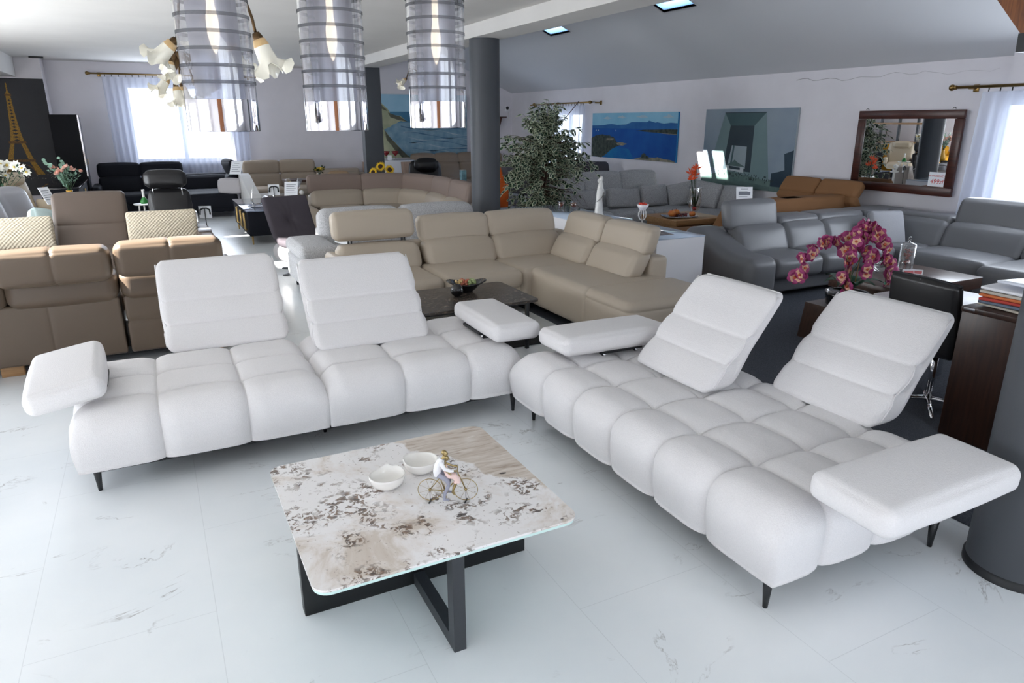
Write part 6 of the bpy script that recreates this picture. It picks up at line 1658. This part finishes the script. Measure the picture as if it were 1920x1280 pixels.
# ================================================================ flower chandeliers
FG = mat('flower_glass', (232, 228, 214), .25, spec=.5, coat=.4); FA = mat('amber_glass_tint', (206, 172, 122), .3, coat=.4)
def shade(T, p, d, s=1.0, arm=None):
    d = Vector(d).normalized(); M_ = Matrix.Translation(p) @ (-d).to_track_quat('Z', 'Y').to_matrix().to_4x4() @ Matrix.Scale(s, 4)
    m = MB()
    prof = [(.012, 0), (.024, -.006), (.030, -.03), (.032, -.055), (.037, -.085), (.052, -.112), (.066, -.122)]
    m.lathe(prof[:3], (0, 0, 0), 30, 1, None); m.v[-1] = np.asarray(m.v[-1]) @ np.array(M_)[:3, :3].T + np.array(M_)[:3, 3]
    m.lathe(prof[2:], (0, 0, 0), 30, 0, None, wave=lambda th, i: (.012 * math.sin(5 * th) * max(0, i - 2), .012 * math.sin(5 * th + 1) * max(0, i - 2))); m.v[-1] = np.asarray(m.v[-1]) @ np.array(M_)[:3, :3].T + np.array(M_)[:3, 3]
    o = m.build('flower_shade', [FG, FA], T)
    k = MB(); k.lathe([(.001, .022), (.014, .02), (.019, .005), (.02, -.008), (.001, -.01)], (0, 0, 0), 16); k.v[-1] = np.asarray(k.v[-1]) @ np.array(M_)[:3, :3].T + np.array(M_)[:3, 3]; k.build('socket', BRONZE, o)
    top = Vector(p) - d * .02 * s
    if arm is not None:
        m = MB(); a = Vector(arm); pts = [a, a.lerp(top, .35) + Vector((0, 0, .06)), a.lerp(top, .75) + Vector((0, 0, .10 * s)), top + Vector((0, 0, .03)) - d * .02, top]
        m.tube(pts, .006, 6); m.build('arm', BRONZE, T)
        m = MB()
        for t_ in (.5, .6):
            c0 = a.lerp(top, t_) + Vector((0, 0, .08)); m.add([tuple(c0), tuple(c0 + Vector((.02, 0, -.03))), tuple(c0 + Vector((0, .01, -.075))), tuple(c0 + Vector((-.02, 0, -.03)))], [(0, 1, 2, 3)], 0, False)
        m.build('leaf', BRONZE, T)
T = thing('chandelier', 'bronze chandelier with amber and white glass flower shades, nearer one beside the left pendant', 'lamp', (.31, 3.36, 2.3), world=True)
hub = (.31, 3.36, 2.42)
MB().tube([(.31, 3.36, 2.30), (.31, 3.36, HC - .03)], .01, 8).ball((.31, 3.36, 2.36), .04, 14, 8).build('stem', BRONZE, T); MB().lathe([(.001, 0), (.06, -.002), (.05, -.03), (.001, -.032)], (.31, 3.36, HC), 24).build('ceiling_rose', BRONZE, T)
for p, d in (((.430, 2.93, 2.045), (.35, -.1, -1)), ((.182, 3.80, 2.10), (-.7, .2, -.7)), ((.27, 3.04, 2.12), (-.2, -.4, -1)), ((.42, 3.72, 2.10), (.3, .3, -1))): shade(T, p, d, 1.0, hub)
T = thing('chandelier', 'bronze chandelier with clustered glass flower shades, farther one in front of the left curtain', 'lamp', (.28, 5.6, 2.0), world=True)
MB().tube([(.30, 5.62, 2.06), (.30, 5.62, HC - .03)], .009, 8).ball((.30, 5.62, 2.18), .035, 12, 8).build('stem', BRONZE, T); MB().lathe([(.001, 0), (.06, -.002), (.05, -.03), (.001, -.032)], (.30, 5.62, HC), 24).build('ceiling_rose', BRONZE, T)
for p, d in (((.225, 5.45, 2.13), (-.1, -.3, -1)), ((.20, 5.60, 2.03), (-.6, -.1, -.8)), ((.245, 5.58, 1.98), (.1, -.1, -1)), ((.29, 5.70, 1.99), (.2, .1, -1)), ((.36, 5.5, 2.03), (.5, -.2, -.8)), ((.40, 5.72, 2.05), (.5, .3, -.8))): shade(T, p, d, .95, (.30, 5.62, 2.20))
T = thing('chandelier', 'small flower chandelier in front of the seascape, partly hidden by the right pendant', 'lamp', (3.3, 9.2, 2.2), world=True)
MB().tube([(3.28, 9.1, 2.26), (3.28, 9.1, HC - .03)], .01, 8).ball((3.28, 9.1, 2.34), .04, 12, 8).build('stem', BRONZE, T); MB().lathe([(.001, 0), (.06, -.002), (.05, -.03), (.001, -.032)], (3.28, 9.1, HC), 24).build('ceiling_rose', BRONZE, T)
for p, d in (((3.12, 9.16, 2.27), (-.8, -.2, -.6)), ((3.30, 8.9, 2.22), (.1, -.5, -.9)), ((3.46, 9.1, 2.25), (.8, 0, -.6))): shade(T, p, d, 1.0, (3.28, 9.1, 2.36))
o = MB().rbox(-1.62, -1.40, 15.6, 15.66, HC - .03, HC - .004, .003).build('ceiling_bracket', BLACKM); tag(o, 'small dark bracket on the ceiling at the far left corner', 'bracket')

# ================================================================ left of the frame: what the mirror looks at
T = thing('shelf_unit', 'open shelf unit with dark posts and wooden boards, seen in the mirror', 'shelf', (-2.25, 13.2, 0), R(90))
for x in (-.55, .0, .55): MB().rbox(x - .03, x + .03, -.03, .03, 0, 2.1, .004).build('post', DKMETAL, T)
for z in (.45, .95, 1.45, 1.9): MB().rbox(-.75, .75, -.14, .14, z, z + .045, .004).build('board', OAK, T)
o = P(None, 'cushion', ORANGE, (.44, .10, .42), (0, 0, 0), r=.03, puff=.06, pax=1, n=6); tag(o, 'orange cushion on the open shelf unit, seen in the mirror', 'cushion'); o.location = (-2.25, 12.95, .745); o.rotation_euler = (R(-10), R(0), R(80))
T = sofa('mustard sofa along the left wall, seen in the mirror', (-3.35, 13.4, 0), R(90), 2.6, .85, 3, MUSTARD, back_h=.85)
# ================================================================ daylight, lamps, camera
w = bpy.data.worlds.new('sky'); sc.world = w; w.use_nodes = True
nt = w.node_tree; bg = nt.nodes['Background']
bg.inputs['Color'].default_value = (.80, .89, 1.0, 1); bg.inputs['Strength'].default_value = 4.0
sun = bpy.data.lights.new('sun', 'SUN'); sun.energy = 42; sun.angle = R(.6); sun.color = (1.0, .95, .87)
so = bpy.data.objects.new('sun', sun); COL.objects.link(so)
so.rotation_euler = Vector((1, -.17, -.85)).to_track_quat('-Z', 'Y').to_euler()
def area(name, loc, d, sx, sy, e, c=(1, 1, 1)):
    l = bpy.data.lights.new(name, 'AREA'); l.shape = 'RECTANGLE'; l.size = sx; l.size_y = sy; l.energy = e; l.color = c
    o = bpy.data.objects.new(name, l); COL.objects.link(o); o.location = loc; o.rotation_euler = Vector(d).to_track_quat('-Z', 'Y').to_euler(); return o
for i, wn in enumerate(WF):
    area('daylight_front_window_%d' % i, ((wn[0] + wn[1]) / 2, YF - .03, (wn[2] + wn[3]) / 2), (0, 1, 0), wn[1] - wn[0], wn[3] - wn[2], (28, 23)[i], (.92, .965, 1.0))
for i, wn in enumerate(WL):
    area('left_daylight_fill_%d' % i, (XL + .03, (wn[0] + wn[1]) / 2, (wn[2] + wn[3]) / 2), (1, 0, 0), wn[1] - wn[0], wn[3] - wn[2], (12, 8, 90, 95)[i], (.92, .965, 1.0))  # the two rear lamps are added fill at unseen windows
area('daylight_back_window', ((WB[0] + WB[1]) / 2, YB - .28, 1.7), (0, -1, 0), 1.9, 1.5, 60, (.80, .88, 1.0))
area('daylight_right_window', (XR - .30, 3.85, 1.36), (-1, 0, 0), 1.7, 1.2, 40, (.85, .92, 1.0))
cam = bpy.data.cameras.new('camera'); co = bpy.data.objects.new('camera', cam); COL.objects.link(co)
cam.sensor_width = 36; cam.lens = 1300 / 1920 * 36; cam.clip_start = .02; cam.clip_end = 200
co.location = (0, 0, 1.75)
co.rotation_euler = (R(90 - 17.6), 0, R(-27.0))
sc.camera = co
vs = sc.view_settings
vs.view_transform = 'Standard'; vs.look = 'None'; vs.gamma = 1; vs.exposure = 0.08
sc.display_settings.display_device = 'sRGB'
cy = sc.cycles
cy.use_denoising = True
cy.max_bounces = 10; cy.diffuse_bounces = 6; cy.glossy_bounces = 4; cy.transparent_max_bounces = 24; cy.transmission_bounces = 4
cy.sample_clamp_indirect = 6; cy.caustics_reflective = False; cy.caustics_refractive = False
for o in list(sc.objects):
    if o.get('_w') is not None: del o['_w']
